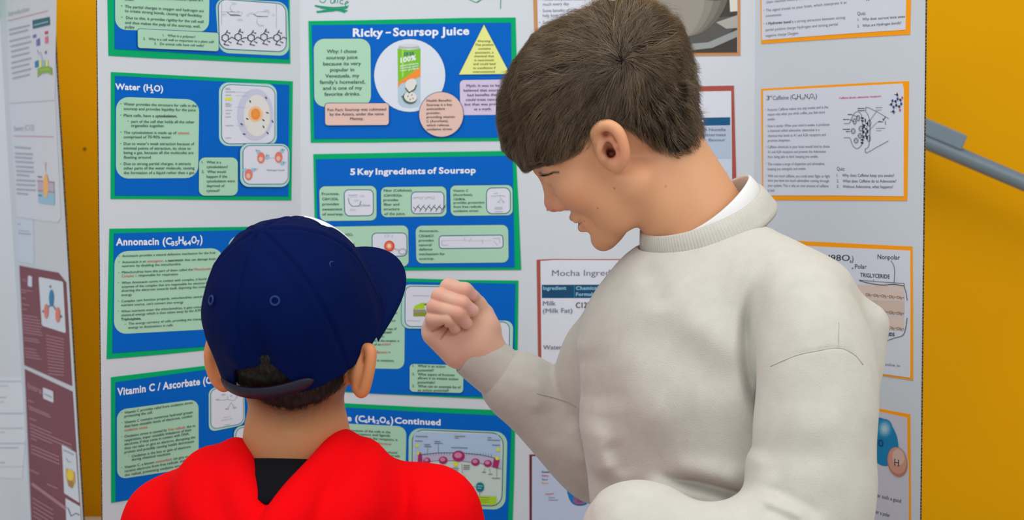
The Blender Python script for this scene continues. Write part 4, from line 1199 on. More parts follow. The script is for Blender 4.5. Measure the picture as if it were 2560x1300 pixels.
def dr(d):
    d.tx('Intra', 142, 640, 212, 670, 30, WP, 0, .03)
    d.rr([(218, 636), (270, 656), (272, 714), (220, 692)], 6, PAPER, .0001)
    d.ln([(228, 670), (262, 686)], 8, LGRY, .0002)
    for y, a, b in ((700, 144, 172), (730, 146, 250), (742, 150, 258), (790, 152, 185), (820, 154, 260), (838, 156, 360), (856, 158, 362), (872, 158, 265), (890, 160, 186), (926, 160, 298), (944, 162, 300), (962, 162, 300), (1048, 150, 198), (1120, 240, 292)):
        d.ln([(a, y), (b, y + (b - a) * .42)], 6, WP)
    d.ln([(166, 1120), (330, 1240)], 16, WP)
    for k in range(6):
        d.ln([(168 + k, 1190 + 22 * k), (268 + k, 1250 + 22 * k)], 6, WP)
P.draw('lettering', dr)
def dr(d):
    d.pg([(334, 1040), (378, 1060), (380, 1110), (366, 1142), (346, 1130), (334, 1085)], mat('amber_drink_print', (222, 162, 50), .5))
    d.el(356, 1075, 17, 28, mat('yellow_drink_print', (238, 208, 40), .5), .0001)
    d.pg([(342, 1096), (372, 1108), (366, 1140), (348, 1130)], mat('brown_drink_print', (170, 124, 60), .5), .0002)
    d.ln([(322, 950), (372, 972)], 6, LGRY); d.ln([(335, 990), (345, 1010), (360, 1008)], 3, LGRY)
P.panel([(312, 922), (382, 962), (400, 1214), (324, 1166)], 3, PALEP, name='picture_panel', draw=dr)
P.panel([(330, 1190), (404, 1232), (412, 1380), (336, 1350)], 3, PALEP, name='picture_panel', draw=lambda d: d.ln([(344, 1240), (360, 1280), (385, 1265), (402, 1275)], 4, GRY))

# papers on the second board's centre
frame(0, 0, .5)
P = Poster('poster', PL_GC, [(-700, -150), (26, -145), (24, 60), (12, 92), (-700, 110)], None, [(-700, -150), (30, -145), (28, 4), (8, 96), (-700, 100)], GRN,
           'green card at the top corner of the burgundy-postered display board', 'card')
frame(0, 650, .5)
P = Poster('paper_sheet', PL_GC, [(-700, 585), (120, 585), (135, 680), (128, 900), (112, 1092), (-700, 1060)], None, [(-700, 590), (122, 584), (134, 690), (128, 880), (110, 1094), (-700, 1050)], mat('pale_paper', (214, 219, 226), .55),
           'white sheet with thin ruled grey lines, beside the two burgundy sheets', 'paper sheet')
P.draw('lettering', lambda d: [d.ln([(-300, y), (x1, y - 1)], w, LGRY) for y, x1, w in ((608, 110, 4), (630, 42, 4), (688, 30, 5), (710, 20, 4), (768, 125, 5), (842, 114, 4), (862, 25, 4), (918, 124, 4), (940, 92, 5), (1014, 24, 5), (1034, 118, 2))])
# ------------------------------------------------------------------ signed-distance modelling kit (camera axes: x right, y up, z away)
F32 = np.float32

def V3(*a):
    return np.array(a, float)

def nrmz(v):
    v = np.asarray(v, float)
    return v / np.linalg.norm(v)

def d_ell(P, c, r, A=None):
    """ellipsoid, rows of A are its axes"""
    q = P - np.asarray(c, F32)
    if A is not None:
        q = q @ np.asarray(A, F32).T
    r = np.asarray(r, F32)
    a = q / r
    k0 = np.sqrt((a * a).sum(-1)) + 1e-9
    b = a / r
    k1 = np.sqrt((b * b).sum(-1)) + 1e-9
    return k0 * (k0 - 1) / k1

def d_cap(P, a, b, ra, rb):
    a = np.asarray(a, F32); b = np.asarray(b, F32)
    ba = b - a
    q = P - a
    h = np.clip((q @ ba) / max(float(ba @ ba), 1e-12), 0, 1)
    w = q - h[..., None] * ba
    return np.sqrt((w * w).sum(-1)) - (ra + (rb - ra) * h).astype(F32)

def smin(a, b, k):
    if np.ndim(k) == 0 and k <= 0:
        return np.minimum(a, b)
    h = np.maximum(k - np.abs(a - b), 0) / k
    return np.minimum(a, b) - h * h * (k * .25)

def smax(a, b, k):
    return -smin(-a, -b, k)

def schain(pts, n=4):
    """smooth a (point, radius) chain"""
    q = spline([[*p, r] for p, r in pts], n)
    return [(x[:3], x[3]) for x in q]

def d_chain(P, pts, k=0.0):
    """pts: list of (point, radius)"""
    d = None
    for (a, ra), (b, rb) in zip(pts[:-1], pts[1:]):
        e = d_cap(P, a, b, ra, rb)
        d = e if d is None else smin(d, e, k)
    return d

def d_poly2(x, y, poly):
    """signed distance to a polygon in 2D, negative inside"""
    poly = np.asarray(poly, F32)
    d = np.full(x.shape, 1e9, F32)
    ins = np.zeros(x.shape, bool)
    n = len(poly)
    for i in range(n):
        ax, ay = poly[i]
        bx, by = poly[(i + 1) % n]
        ex, ey = bx - ax, by - ay
        wx, wy = x - ax, y - ay
        t = np.clip((wx * ex + wy * ey) / (ex * ex + ey * ey + 1e-12), 0, 1)
        d = np.minimum(d, (wx - ex * t) ** 2 + (wy - ey * t) ** 2)
        c = (ay > y) != (by > y)
        ins ^= c & (x < ex * (y - ay) / (ey if abs(ey) > 1e-12 else 1e-12) + ax)
    d = np.sqrt(d)
    return np.where(ins, -d, d)

def d_line2(x, y, pts):
    d = np.full(x.shape, 1e9, F32)
    for (ax, ay), (bx, by) in zip(pts[:-1], pts[1:]):
        ex, ey = bx - ax, by - ay
        wx, wy = x - ax, y - ay
        t = np.clip((wx * ex + wy * ey) / (ex * ex + ey * ey + 1e-12), 0, 1)
        d = np.minimum(d, (wx - ex * t) ** 2 + (wy - ey * t) ** 2)
    return np.sqrt(d)

def d_line2t(x, y, pts):
    """distance to a 2D line and the place along it, 0..1"""
    d = np.full(x.shape, 1e9, F32); tt = np.zeros(x.shape, F32)
    seg = [math.hypot(b[0] - a[0], b[1] - a[1]) for a, b in zip(pts[:-1], pts[1:])]
    tot = sum(seg); at = 0.0
    for (ax, ay), (bx, by), L in zip(pts[:-1], pts[1:], seg):
        ex, ey = bx - ax, by - ay
        wx, wy = x - ax, y - ay
        t = np.clip((wx * ex + wy * ey) / (ex * ex + ey * ey + 1e-12), 0, 1)
        e = (wx - ex * t) ** 2 + (wy - ey * t) ** 2
        m = e < d
        d = np.where(m, e, d); tt = np.where(m, (at + t * L) / tot, tt)
        at += L
    return np.sqrt(d), tt

def wob(P, s, seed=0):
    """smooth pseudo-noise in -1..1"""
    r = np.random.RandomState(seed)
    o = 0
    for k in range(5):
        w = r.normal(size=3) * s
        o = o + np.sin(P @ w.astype(F32) + F32(r.uniform(0, 6.28)))
    return o / 3.0

def grad(f, P, e=0.0008):
    e = F32(e)
    k = np.array([[1, -1, -1], [-1, -1, 1], [-1, 1, -1], [1, 1, 1]], F32)
    g = 0
    for v in k:
        g = g + f(P + v * e)[:, None] * v
    return g / (np.linalg.norm(g, axis=1, keepdims=True) + 1e-12)

def sdf_mesh(f, lo, hi, h, B=8, slack=1.25):
    lo = np.asarray(lo, float); hi = np.asarray(hi, float)
    nb = np.maximum(np.ceil((hi - lo) / (h * B)).astype(int), 1)
    H = h * B
    ix = np.stack(np.meshgrid(*[np.arange(n) for n in nb], indexing='ij'), -1).reshape(-1, 3)
    cen = (lo + (ix + .5) * H - .5 * h).astype(F32)
    dc = np.concatenate([f(cen[i:i + 200000]) for i in range(0, len(cen), 200000)])
    N = nb * B
    vol = np.repeat(np.repeat(np.repeat(np.where(dc < 0, -1e3, 1e3).astype(F32).reshape(nb), B, 0), B, 1), B, 2)
    keep = np.nonzero(np.abs(dc) < H * .87 * slack + 2 * h)[0]
    loc = np.stack(np.meshgrid(*[np.arange(B)] * 3, indexing='ij'), -1).reshape(-1, 3)
    step = max(1, 400000 // len(loc))
    for i in range(0, len(keep), step):
        g = (ix[keep[i:i + step], None] * B + loc[None]).reshape(-1, 3)
        vol[g[:, 0], g[:, 1], g[:, 2]] = f((lo + g * h).astype(F32))
    s = vol < 0
    m = np.zeros(N - 1, np.uint8)
    for a in (0, 1):
        for b in (0, 1):
            for c in (0, 1):
                m += s[a:N[0] - 1 + a, b:N[1] - 1 + b, c:N[2] - 1 + c]
    act = np.argwhere((m > 0) & (m < 8))
    idx = np.full(N - 1, -1, np.int32)
    idx[act[:, 0], act[:, 1], act[:, 2]] = np.arange(len(act))
    del m
    acc = np.zeros((len(act), 3)); cnt = np.zeros(len(act))
    corner = {}
    for a in (0, 1):
        for b in (0, 1):
            for c in (0, 1):
                corner[a, b, c] = vol[act[:, 0] + a, act[:, 1] + b, act[:, 2] + c].astype(float)
    for ax in range(3):
        for p in (0, 1):
            for q in (0, 1):
                c0 = [p, q]; c0.insert(ax, 0); c1 = [p, q]; c1.insert(ax, 1)
                v0, v1 = corner[tuple(c0)], corner[tuple(c1)]
                x = (v0 < 0) != (v1 < 0)
                t = np.where(x, v0 / np.where(x, v0 - v1, 1), 0)
                pt = np.tile(np.array(c0, float), (len(act), 1))
                pt[:, ax] += t
                acc += pt * x[:, None]
                cnt += x
    V = lo + (act + acc / cnt[:, None]) * h
    quads = []
    for ax in range(3):
        b, c = (ax + 1) % 3, (ax + 2) % 3
        sl0 = [slice(None)] * 3; sl1 = [slice(None)] * 3
        sl0[ax] = slice(0, N[ax] - 1); sl1[ax] = slice(1, N[ax])
        cr = np.argwhere(s[tuple(sl0)] != s[tuple(sl1)])
        cr = cr[(cr[:, b] > 0) & (cr[:, c] > 0) & (cr[:, b] < N[b] - 1) & (cr[:, c] < N[c] - 1)]
        neg = s[cr[:, 0], cr[:, 1], cr[:, 2]]
        def at(db, dc_):
            k = cr.copy(); k[:, b] -= db; k[:, c] -= dc_
            return idx[k[:, 0], k[:, 1], k[:, 2]]
        q = np.stack([at(1, 1), at(0, 1), at(0, 0), at(1, 0)], 1)
        q = np.where(neg[:, None], q, q[:, ::-1])
        quads.append(q)
    Q = np.vstack(quads)
    Q = Q[(Q >= 0).all(1)]
    # settle the vertices on the surface
    Vf = V.astype(F32)
    d = f(Vf)
    g = grad(f, Vf, h * .5)
    Vf = Vf - g * np.clip(d, -h * .5, h * .5)[:, None]
    return Vf.astype(float), Q.astype(np.int32)

def join(*parts):
    Vs, Fs, o = [], [], 0
    for V, F in parts:
        Vs.append(V); Fs.append(F + o); o += len(V)
    return np.vstack(Vs), np.vstack(Fs)

def put(name, V, F, m, parent=None, smooth=True, tint=None):
    """mesh given in camera axes -> world, with an optional per-point colour; camera axes mirror z, so faces flip"""
    o = mesh_obj(name, cam2world(V), F[:, ::-1] if isinstance(F, np.ndarray) else [tuple(f)[::-1] for f in F], m, parent, smooth=smooth)
    if tint is not None:
        a = o.data.attributes.new('tint', 'FLOAT_COLOR', 'POINT')
        t = np.ones((len(V), 4), np.float32)
        t[:, :3] = tint
        a.data.foreach_set('color', t.ravel())
    return o

def trace(f, u, v, z0=1.2, z1=2.6):
    """first point of surface f along the line of sight through a photo point (used to lay out details)"""
    d = PX(u, v, 1.0)
    z = z0
    for _ in range(120):
        p = (d * z).astype(F32)[None]
        s = float(f(p)[0])
        if s < 0.0002:
            return d * z
        z += max(s * .7, .0003)
        if z > z1:
            return None
    return d * z

def strands(roots, normals, f, dirfun, length, nseg, width, color, lift, seed=0, stop=None):
    """hair strands as thin three-sided tapered tubes following surface f"""
    rs = np.random.RandomState(seed)
    n = len(roots)
    p = roots.astype(F32)
    pts = [p.copy()]
    step = (length / nseg).astype(F32)[:, None]
    jit = rs.normal(size=(n, 3)).astype(F32)
    alive = np.ones(n, bool)
    for k in range(nseg):
        t = (k + 1) / nseg
        nn = grad(f, p, .002)
        d = dirfun(p, nn, k, jit)
        d = d - nn * (d * nn).sum(1, keepdims=True)
        d /= np.linalg.norm(d, axis=1, keepdims=True) + 1e-9
        q = p + d * step
        off = f(q)[:, None]
        nn2 = grad(f, q, .002)
        tgt = (lift[0] + (lift[1] - lift[0]) * t)
        tgt = tgt[:, None] if hasattr(tgt, 'shape') and tgt.ndim else tgt
        q = q - nn2 * (off - tgt) * .8
        if stop is not None:
            a = stop(q)
            alive &= a
            q = np.where(alive[:, None], q, p + d * step * .12)
        p = q
        pts.append(p.copy())
    S = np.stack(pts, 1).astype(float)                       # n, nseg+1, 3
    T = np.gradient(S, axis=1)
    T /= np.linalg.norm(T, axis=2, keepdims=True) + 1e-12
    ref = V3(.31, .22, -.92)
    a = np.cross(T, ref); a /= np.linalg.norm(a, axis=2, keepdims=True) + 1e-12
    b = np.cross(T, a)
    tt = np.linspace(0, 1, nseg + 1)
    w = (np.asarray(width)[:, None] * (1 - .85 * tt ** 1.5)[None])[..., None]
    K = 3
    ring = np.stack([S + w * (math.cos(2 * math.pi * j / K) * a + math.sin(2 * math.pi * j / K) * b) for j in range(K)], 2)
    Vv = ring.reshape(-1, 3)
    base = (np.arange(n) * (nseg + 1) * K)[:, None, None]
    kk = (np.arange(nseg) * K)[None, :, None]
    jj = np.arange(K)[None, None, :]
    i0 = base + kk + jj; i1 = base + kk + (jj + 1) % K
    Q = np.stack([i0, i1, i1 + K, i0 + K], -1).reshape(-1, 4).astype(np.int32)
    C = np.repeat(color, (nseg + 1) * K, axis=0)
    return Vv, Q, C

def pick_surface(V, Q, n, seed=0, weight=None):
    rs = np.random.RandomState(seed)
    a, b, c = V[Q[:, 0]], V[Q[:, 1]], V[Q[:, 2]]
    ar = np.linalg.norm(np.cross(b - a, c - a), axis=1)
    if weight is not None:
        ar = ar * weight((a + c) * .5)
    i = rs.choice(len(Q), n, p=ar / ar.sum())
    u, v = rs.rand(n, 1), rs.rand(n, 1)
    A, Bq, Cq, D = (V[Q[i, k]] for k in range(4))
    return (A * (1 - u) * (1 - v) + Bq * u * (1 - v) + Cq * u * v + D * (1 - u) * v)
# ------------------------------------------------------------------ the older boy
def head_axes(p, r, y):
    p, r, y = map(math.radians, (p, r, y))
    F = V3(-math.cos(p), -math.sin(p), 0); U = V3(-math.sin(p), math.cos(p), 0); L = V3(0, 0, -1)
    U2 = U * math.cos(r) + L * math.sin(r); L2 = L * math.cos(r) - U * math.sin(r)
    F2 = F * math.cos(y) - L2 * math.sin(y); L3 = L2 * math.cos(y) + F * math.sin(y)
    return np.array([F2, U2, L3])

HA = head_axes(30, 3, 13)
HO = PX(1510, 292, 1.95)
def H(u, v, l=0.0):
    d = PX(u, v, 1.0)
    t = (l + HO @ HA[2]) / (d @ HA[2])
    return HA @ (d * t - HO)
def Hc(P):
    return (P - HO.astype(F32)) @ HA.T.astype(F32)
def mirror(q):
    q = q.copy(); q[..., 2] = np.abs(q[..., 2]); return q

ear_pts = [(1490, 352, .0705), (1487, 335, .076), (1498, 318, .081), (1518, 312, .084), (1540, 323, .086), (1553, 343, .087), (1561, 369, .087), (1562, 390, .085), (1556, 404, .081), (1547, 413, .076), (1540, 417, .072)]
ear_r = (.003, .0038, .0044, .0046, .0046, .0044, .004, .0038, .0042, .005, .0046)
_es = spline([(u, v, l * 1000, r * 1e5) for (u, v, l), r in zip(ear_pts, ear_r)], 4)
EAR = [(H(u, v, l / 1000), r / 1e5) for u, v, l, r in _es]
ANTI = [(H(u, v, l), r) for u, v, l, r in ((1512, 345, .077, .003), (1530, 347, .079, .0036), (1543, 365, .080, .0036), (1549, 388, .079, .0034), (1544, 402, .077, .004), (1536, 408, .076, .0042))]
LOBE = H(1540, 408, .074)
PLATE = H(1529, 365, .0745)
TRAG = [(H(1510, 378, .0725), .003), (H(1514, 396, .0745), .0042), (H(1524, 410, .073), .0034)]
LID = [(H(u, v, l / 1000), r / 1000) for u, v, l, r in spline([(1360, 437, 17, 2.4), (1364, 431, 28, 3.0), (1382, 428, 39, 3.2), (1396, 432, 45, 2.8)], 4)]

def boy_head(P):
    q0 = Hc(P)
    q = mirror(q0)
    A = lambda c, r, M=None: d_ell(q, c, r, M)
    sk = A(H(1520, 262), (.090, .084, .0715))
    sk = smin(sk, A(H(1440, 310), (.058, .066, .060)), .03)
    # face mass
    face = d_cap(q, H(1465, 440), H(1518, 545), .041, .0255)
    face = smin(face, A(H(1428, 385), (.033, .036, .052)), .02)
    d = smin(sk, face, .022)
    # cheek and cheekbone
    d = smin(d, A(H(1450, 474, .032), (.0235, .0235, .024)), .013)
    d = smin(d, A(H(1440, 455, .044), (.020, .015, .015)), .016)
    # jaw
    d = smin(d, d_cap(q, H(1580, 466, .050), H(1522, 582, .018), .0135, .0115), .020)
    d = smin(d, d_cap(q, H(1540, 420, .052), H(1580, 466, .050), .014, .0135), .02)
    d = smin(d, A(H(1536, 498, .034), (.028, .036, .022)), .018)
    # chin, muzzle
    d = smin(d, A(H(1509, 599), (.0130, .0125, .017)), .012)
    d = smin(d, A(H(1483, 548), (.0172, .0185, .022)), .010)
    # brow
    d = smin(d, d_cap(q, H(1356, 420, .010), H(1385, 408, .038), .0085, .0075), .012)
    # eye socket, eyeball, lids looking down
    d = smax(d, -A(H(1366, 443, .024), (.010, .009, .013)), .012)
    d = smin(d, d_ell(q, H(1386, 436, .030), (.0118, .0118, .0118)), .003)
    lid = d_chain(q, LID, .003)
    d = smin(d, lid, .006)
    d = smin(d, d_chain(q, [(H(1366, 449, .018), .0022), (H(1372, 450, .030), .0026), (H(1390, 446, .041), .0026)], .005), .008)
    # nose
    d = smin(d, d_cap(q, H(1371, 446), H(1382, 500), .0072, .0085), .010)
    d = smin(d, A(H(1385, 508), (.0098, .0100, .0105)), .006)
    d = smin(d, A(H(1401, 510, .0115), (.0098, .0082, .0060)), .005)
    d = smax(d, -A(H(1396, 524, .0070), (.0050, .0030, .0034)), .003)
    # lips
    d = smin(d, d_chain(q, [(H(1434, 544), .0048), (H(1442, 548, .012), .0042), (H(1459, 551, .022), .0024)], .002), .006)
    d = smin(d, d_chain(q, [(H(1459, 570), .0060), (H(1463, 566, .011), .0054), (H(1466, 557, .021), .0026)], .002), .005)
    d = smax(d, -d_chain(q, [(H(1436, 559), .0032), (H(1448, 556, .012), .0026), (H(1462, 552, .023), .0012)]), .003)
    d = smax(d, -d_cap(q, H(1464, 590), H(1470, 588, .014), .0035, .002), .008)
    # ear
    e = A(PLATE, (.0150, .0225, .0046), EARM)
    e = smin(e, A(H(1518, 372, .067), (.014, .022, .010)), .008)
    e = smax(e, -A(H(1526, 380, .0810), (.0085, .0135, .0105), EARM), .003)
    e = smax(e, -A(H(1514, 337, .0835), (.0050, .0050, .0060)), .003)
    e = smax(e, -d_chain(q, [(H(1505, 332, .0835), .0030), (H(1526, 332, .0845), .0034), (H(1547, 350, .086), .003), (H(1556, 378, .086), .0026), (H(1555, 396, .083), .0022)], .002), .003)
    e = smin(e, d_chain(q, EAR, .004), .004)
    e = smin(e, d_chain(q, ANTI, .003), .002)
    e = smin(e, d_chain(q, TRAG, .004), .004)
    e = smin(e, A(LOBE, (.0078, .0085, .0055)), .005)
    e = smax(e, -d_cap(q, H(1527, 384, .079), H(1527, 384, .066), .0042, .0032), .003)
    d = smin(d, e, .004)
    # neck (camera axes)
    nk = d_cap(P, PX(1645, 430, 1.955), PX(1737, 580, 1.955), .050, .046)
    nk = smin(nk, d_cap(P, PX(1664, 392, 1.955), PX(1752, 540, 1.955), .043, .048), .03)
    nk = smin(nk, d_cap(P, PX(1600, 455, 1.900), PX(1672, 580, 1.936), .014, .012), .03)
    nk = smin(nk, d_cap(P, PX(1738, 580, 1.955), PX(1760, 720, 1.955), .045, .048), .012)
    d = smin(d, nk, .014)
    return d

_ef = nrmz(H(1560, 330, .08) - H(1545, 420, .075))
_el = nrmz(np.cross(_ef, np.cross(V3(-.35, 0, .94), _ef)))
EARM = np.array([nrmz(np.cross(_ef, _el)), _ef, _el])

def boy_hand(P):
    z = lambda u, v, Z, r: (PX(u, v, Z), r)
    W = [PX(1205, 846, 2.105), PX(1197, 858, 2.10), PX(1188, 870, 2.10), PX(1176, 884, 2.105)]
    M = [PX(1132, 728, 2.100), PX(1115, 757, 2.098), PX(1099, 787, 2.097), PX(1086, 822, 2.096)]
    d = None
    for w, m, r in zip(W, M, (.0140, .0140, .0135, .0130)):
        e = d_cap(P, w, m, .0150, r)
        d = e if d is None else smin(d, e, .016)
    d = smin(d, d_cap(P, PX(1086, 838, 2.088), PX(1140, 885, 2.094), .0128, .0165), .014)
    d = smin(d, d_cap(P, PX(1214, 815, 2.094), PX(1190, 862, 2.094), .0155, .0165), .014)
    d = smin(d, d_ell(P, PX(1170, 838, 2.090), (.022, .020, .014)), .016)
    d = smin(d, d_cap(P, PX(1192, 866, 2.103), PX(1262, 940, 2.110), .0255, .027), .02)
    fing = [
        [z(1132, 728, 2.100, .0115), z(1122, 719, 2.078, .0100), z(1163, 726, 2.066, .0088), z(1181, 738, 2.071, .0074)],
        [z(1115, 757, 2.098, .0115), z(1100, 742, 2.073, .0100), z(1156, 760, 2.059, .0090), z(1182, 777, 2.066, .0076)],
        [z(1099, 787, 2.097, .0112), z(1088, 768, 2.071, .0097), z(1146, 784, 2.056, .0088), z(1166, 808, 2.066, .0074)],
        [z(1084, 820, 2.094, .0110), z(1083, 797, 2.071, .0088), z(1124, 799, 2.060, .0078), z(1138, 820, 2.069, .0068)],
    ]
    fs = None
    for c in fing:
        e = d_chain(P, c, .004)
        fs = e if fs is None else smin(fs, e, .0016)
    th = d_chain(P, [z(1220, 822, 2.098, .0140), z(1208, 786, 2.098, .0120), z(1194, 762, 2.092, .0100), z(1185, 744, 2.084, .0082)], .005)
    d = smin(d, fs, .0045)
    d = smin(d, th, .006)
    # palm creases
    x, y = P[:, 0] / P[:, 2] * FPX + 1280, 650 - P[:, 1] / P[:, 2] * FPX
    cr = .0022 * np.exp(-(d_line2(x, y, [(1080, 829), (1096, 822), (1110, 812)]) / 2.2) ** 2)
    cr += .0025 * np.exp(-(d_line2(x, y, [(1101, 848), (1110, 836), (1120, 822)]) / 2.2) ** 2)
    return d + cr.astype(F32)

def boy_lower(P):
    """torso, legs and arms under the clothes"""
    d = d_ell(P, PX(1755, 930, 1.955), (.112, .15, .066), TOR)
    d = smin(d, d_ell(P, PX(1765, 1160, 1.97), (.108, .14, .060), TOR), .05)
    d = smin(d, d_ell(P, PX(1790, 1400, 1.965), (.12, .13, .08), TOR), .05)
    d = smin(d, d_cap(P, PX(1745, 600, 1.955), PX(1760, 760, 1.955), .045, .06), .02)
    d = smin(d, d_chain(P, [(PX(1985, 785, 1.85), .032), (PX(2038, 1050, 1.792), .034), (PX(2032, 1300, 1.78), .034), (PX(1900, 1390, 1.748), .032), (PX(1785, 1415, 1.738), .030), (PX(1600, 1362, 1.758), .024), (PX(1545, 1395, 1.768), .023)], .02), .03)
    w = PX(1530, 1405, 1.77)
    d = smin(d, d_ell(P, w + V3(-.012, -.034, 0), (.034, .040, .016)), .014)
    for k in range(4):
        b0 = w + V3(-.040 + .019 * k, -.062 - .004 * (k in (1, 2)), .002)
        d = smin(d, d_chain(P, [(b0, .0092), (b0 + V3(.002, -.026, .006), .0085), (b0 + V3(.010, -.044 + .005 * abs(k - 1.5), .018), .0075)], .003), .004)
    d = smin(d, d_chain(P, [(w + V3(.018, -.020, -.006), .011), (w + V3(.036, -.045, -.008), .0095), (w + V3(.034, -.066, .002), .008)], .004), .008)
    d = smin(d, d_chain(P, [(PX(1560, 800, 2.05), .042), (PX(1490, 1120, 2.12), .036), (PX(1300, 975, 2.112), .026), (PX(1215, 890, 2.106), .024)], .02), .03)
    for hip, knee, ank, toe in BOYLEGS:
        d = smin(d, d_chain(P, [(hip, .075), (knee, .052), (ank, .036)], .02), .03)
        d = smin(d, d_cap(P, ank - V3(0, .03, 0), toe, .032, .026), .02)
    return d

TS = nrmz(V3(.64, 0, -.77))
TN = nrmz(np.cross(TS, V3(0, 1, 0)))
TOR = np.array([TS, V3(0, 1, 0), TN])

def w2c(p):
    q = np.asarray(p, float) - CAM
    return np.array([q @ AX_R, q @ AX_U, q @ AX_F])
BOYLEGS = [(w2c((.245, 1.86, .84)), w2c((.235, 1.87, .47)), w2c((.250, 1.90, .085)), w2c((.10, 1.93, .035))),
           (w2c((.160, 1.98, .84)), w2c((.130, 2.00, .47)), w2c((.140, 2.03, .085)), w2c((.00, 2.06, .035)))]

def fold(P, pts, amp, wid, zref, zmin=0, zmax=9, smooth=True):
    x, y = P[:, 0] / zref * FPX + 1280, 650 - P[:, 1] / zref * FPX
    if smooth:
        pts = spline(pts, 4)
    d, t = d_line2t(x.astype(F32), y.astype(F32), pts)
    tp = np.clip(np.minimum(t, 1 - t) / .3, 0, 1)
    g = np.exp(-(d / wid) ** 2) * (tp * tp * (3 - 2 * tp))
    if zmin or zmax < 9:
        g = g * np.clip((P[:, 2] - zmin) / .01 + .5, 0, 1) * np.clip((zmax - P[:, 2]) / .01 + .5, 0, 1)
    return (amp * g).astype(F32)

ARM_U = schain([(PX(1975, 745, 1.855), .044), (PX(2028, 830, 1.815), .050), (PX(2042, 930, 1.795), .0525), (PX(2038, 1060, 1.785), .0535), (PX(2030, 1190, 1.778), .0545), (PX(2030, 1275, 1.775), .0555)], 3)
ARM_F = schain([(PX(2030, 1285, 1.775), .0545), (PX(1900, 1385, 1.745), .0510), (PX(1785, 1404, 1.735), .0480), (PX(1665, 1380, 1.742), .0470), (PX(1588, 1330, 1.755), .0450), (PX(1556, 1370, 1.765), .0330)], 3)
ARM_R = schain([(PX(1560, 830, 2.05), .050), (PX(1500, 960, 2.10), .050), (PX(1520, 1130, 2.128), .050), (PX(1490, 1120, 2.128), .050), (PX(1395, 1045, 2.122), .0425), (PX(1300, 973, 2.112), .0345), (PX(1278, 955, 2.11), .0315)], 3)
def sweater(P):
    v = 650 - P[:, 1] / P[:, 2] * FPX
    d = d_ell(P, PX(1748, 895, 1.945), (.156, .140, .112), TOR)
    d = smin(d, d_ell(P, PX(1762, 1110, 1.962), (.150, .150, .108), TOR), .05)
    d = smin(d, d_ell(P, PX(1785, 1330, 1.965), (.148, .12, .108), TOR), .05)
    sh = d_chain(P, [(PX(1822, 660, 1.935), .058), (PX(1893, 712, 1.890), .054), (PX(1972, 775, 1.850), .048)], .02)
    sh = smin(sh, d_chain(P, [(PX(1720, 745, 1.965), .055), (PX(1568, 830, 2.05), .048)], .03), .03)
    d = smin(d, sh, .035)
    # body folds
    d = d + fold(P, [(1925, 640), (1888, 720), (1866, 800), (1862, 880), (1874, 970), (1895, 1060)], .019, 20, 1.84, 0, 1.97)
    d = d - fold(P, [(1945, 690), (1905, 780), (1889, 880), (1893, 960), (1905, 1030)], .004, 12, 1.83, 0, 1.96)
    d = d + fold(P, [(1962, 730), (1930, 800), (1915, 900), (1912, 1000), (1925, 1110), (1930, 1190)], .028, 22, 1.83, 0, 1.97)
    d = d + fold(P, [(1640, 1200), (1740, 1209), (1800, 1221), (1890, 1246), (1980, 1270)], .019, 15, 1.85, 0, 1.97)
    d = d - fold(P, [(1650, 1165), (1740, 1168), (1880, 1196)], .006, 30, 1.85, 0, 1.97)
    d = smin(d, d_cap(P, PX(1645, 1226, 1.868), PX(1900, 1282, 1.850), .014, .016), .012)
    d = d + fold(P, [(1522, 1105), (1545, 1140), (1572, 1200)], .003, 28, 1.88, 0, 1.99)
    d = d - fold(P, [(1490, 1040), (1496, 1130), (1530, 1220)], .007, 34, 1.90)
    d = d + fold(P, [(1468, 860), (1500, 960), (1520, 1040)], .006, 50, 1.90)
    d = d - fold(P, [(1520, 840), (1590, 980), (1700, 1080)], .006, 60, 1.87)
    d = d + fold(P, [(1620, 780), (1720, 900), (1850, 980)], .005, 56, 1.84, 0, 1.95)
    d = d - fold(P, [(1700, 780), (1790, 860), (1860, 900)], .003, 40, 1.84, 0, 1.95)
    d = d + fold(P, [(1600, 650), (1625, 700), (1640, 780)], .004, 34, 1.92)
    # near arm
    arm = smin(d_chain(P, ARM_U, .02), d_chain(P, ARM_F, .02), .012)
    arm = arm + fold(P, [(1885, 1270), (1935, 1282), (2010, 1316)], .0045, 20, 1.72) + fold(P, [(1890, 1222), (1960, 1246), (2070, 1296)], .004, 24, 1.72)
    arm = arm - fold(P, [(1880, 1245), (1930, 1254), (2030, 1296)], .005, 18, 1.72) - fold(P, [(1905, 1130), (1905, 1195), (1960, 1225)], .0035, 30, 1.72)
    arm = arm + fold(P, [(1890, 1110), (1990, 1140), (2090, 1120)], .004, 40, 1.72) - fold(P, [(1950, 1020), (2030, 1060), (2130, 1040)], .003, 45, 1.72)
    k = F32(.005) + F32(.038) / (1 + np.exp(np.clip((v - 775) / 28, -30, 30))).astype(F32)
    d = smin(d, arm, k)
    d = smin(d, d_chain(P, [(PX(2066, 752, 1.86), .035), (PX(2160, 812, 1.865), .0225), (PX(2150, 900, 1.86), .024), (PX(2130, 980, 1.85), .03)], .02), .03)
    # raised far arm
    fr = d_chain(P, ARM_R, .02)
    fr = fr + fold(P, [(1446, 1012), (1462, 1070), (1484, 1150), (1534, 1245)], .007, 9, 2.075)
    fr = fr - fold(P, [(1425, 1040), (1440, 1100), (1465, 1180)], .003, 22, 2.075) - fold(P, [(1465, 1010), (1492, 1085), (1510, 1170)], .004, 13, 2.08)
    fr = fr - fold(P, [(1330, 940), (1345, 985), (1335, 1040)], .0025, 20, 2.08) + fold(P, [(1375, 1000), (1372, 1050), (1390, 1120)], .002, 26, 2.08)
    d = smin(d, fr, .010)
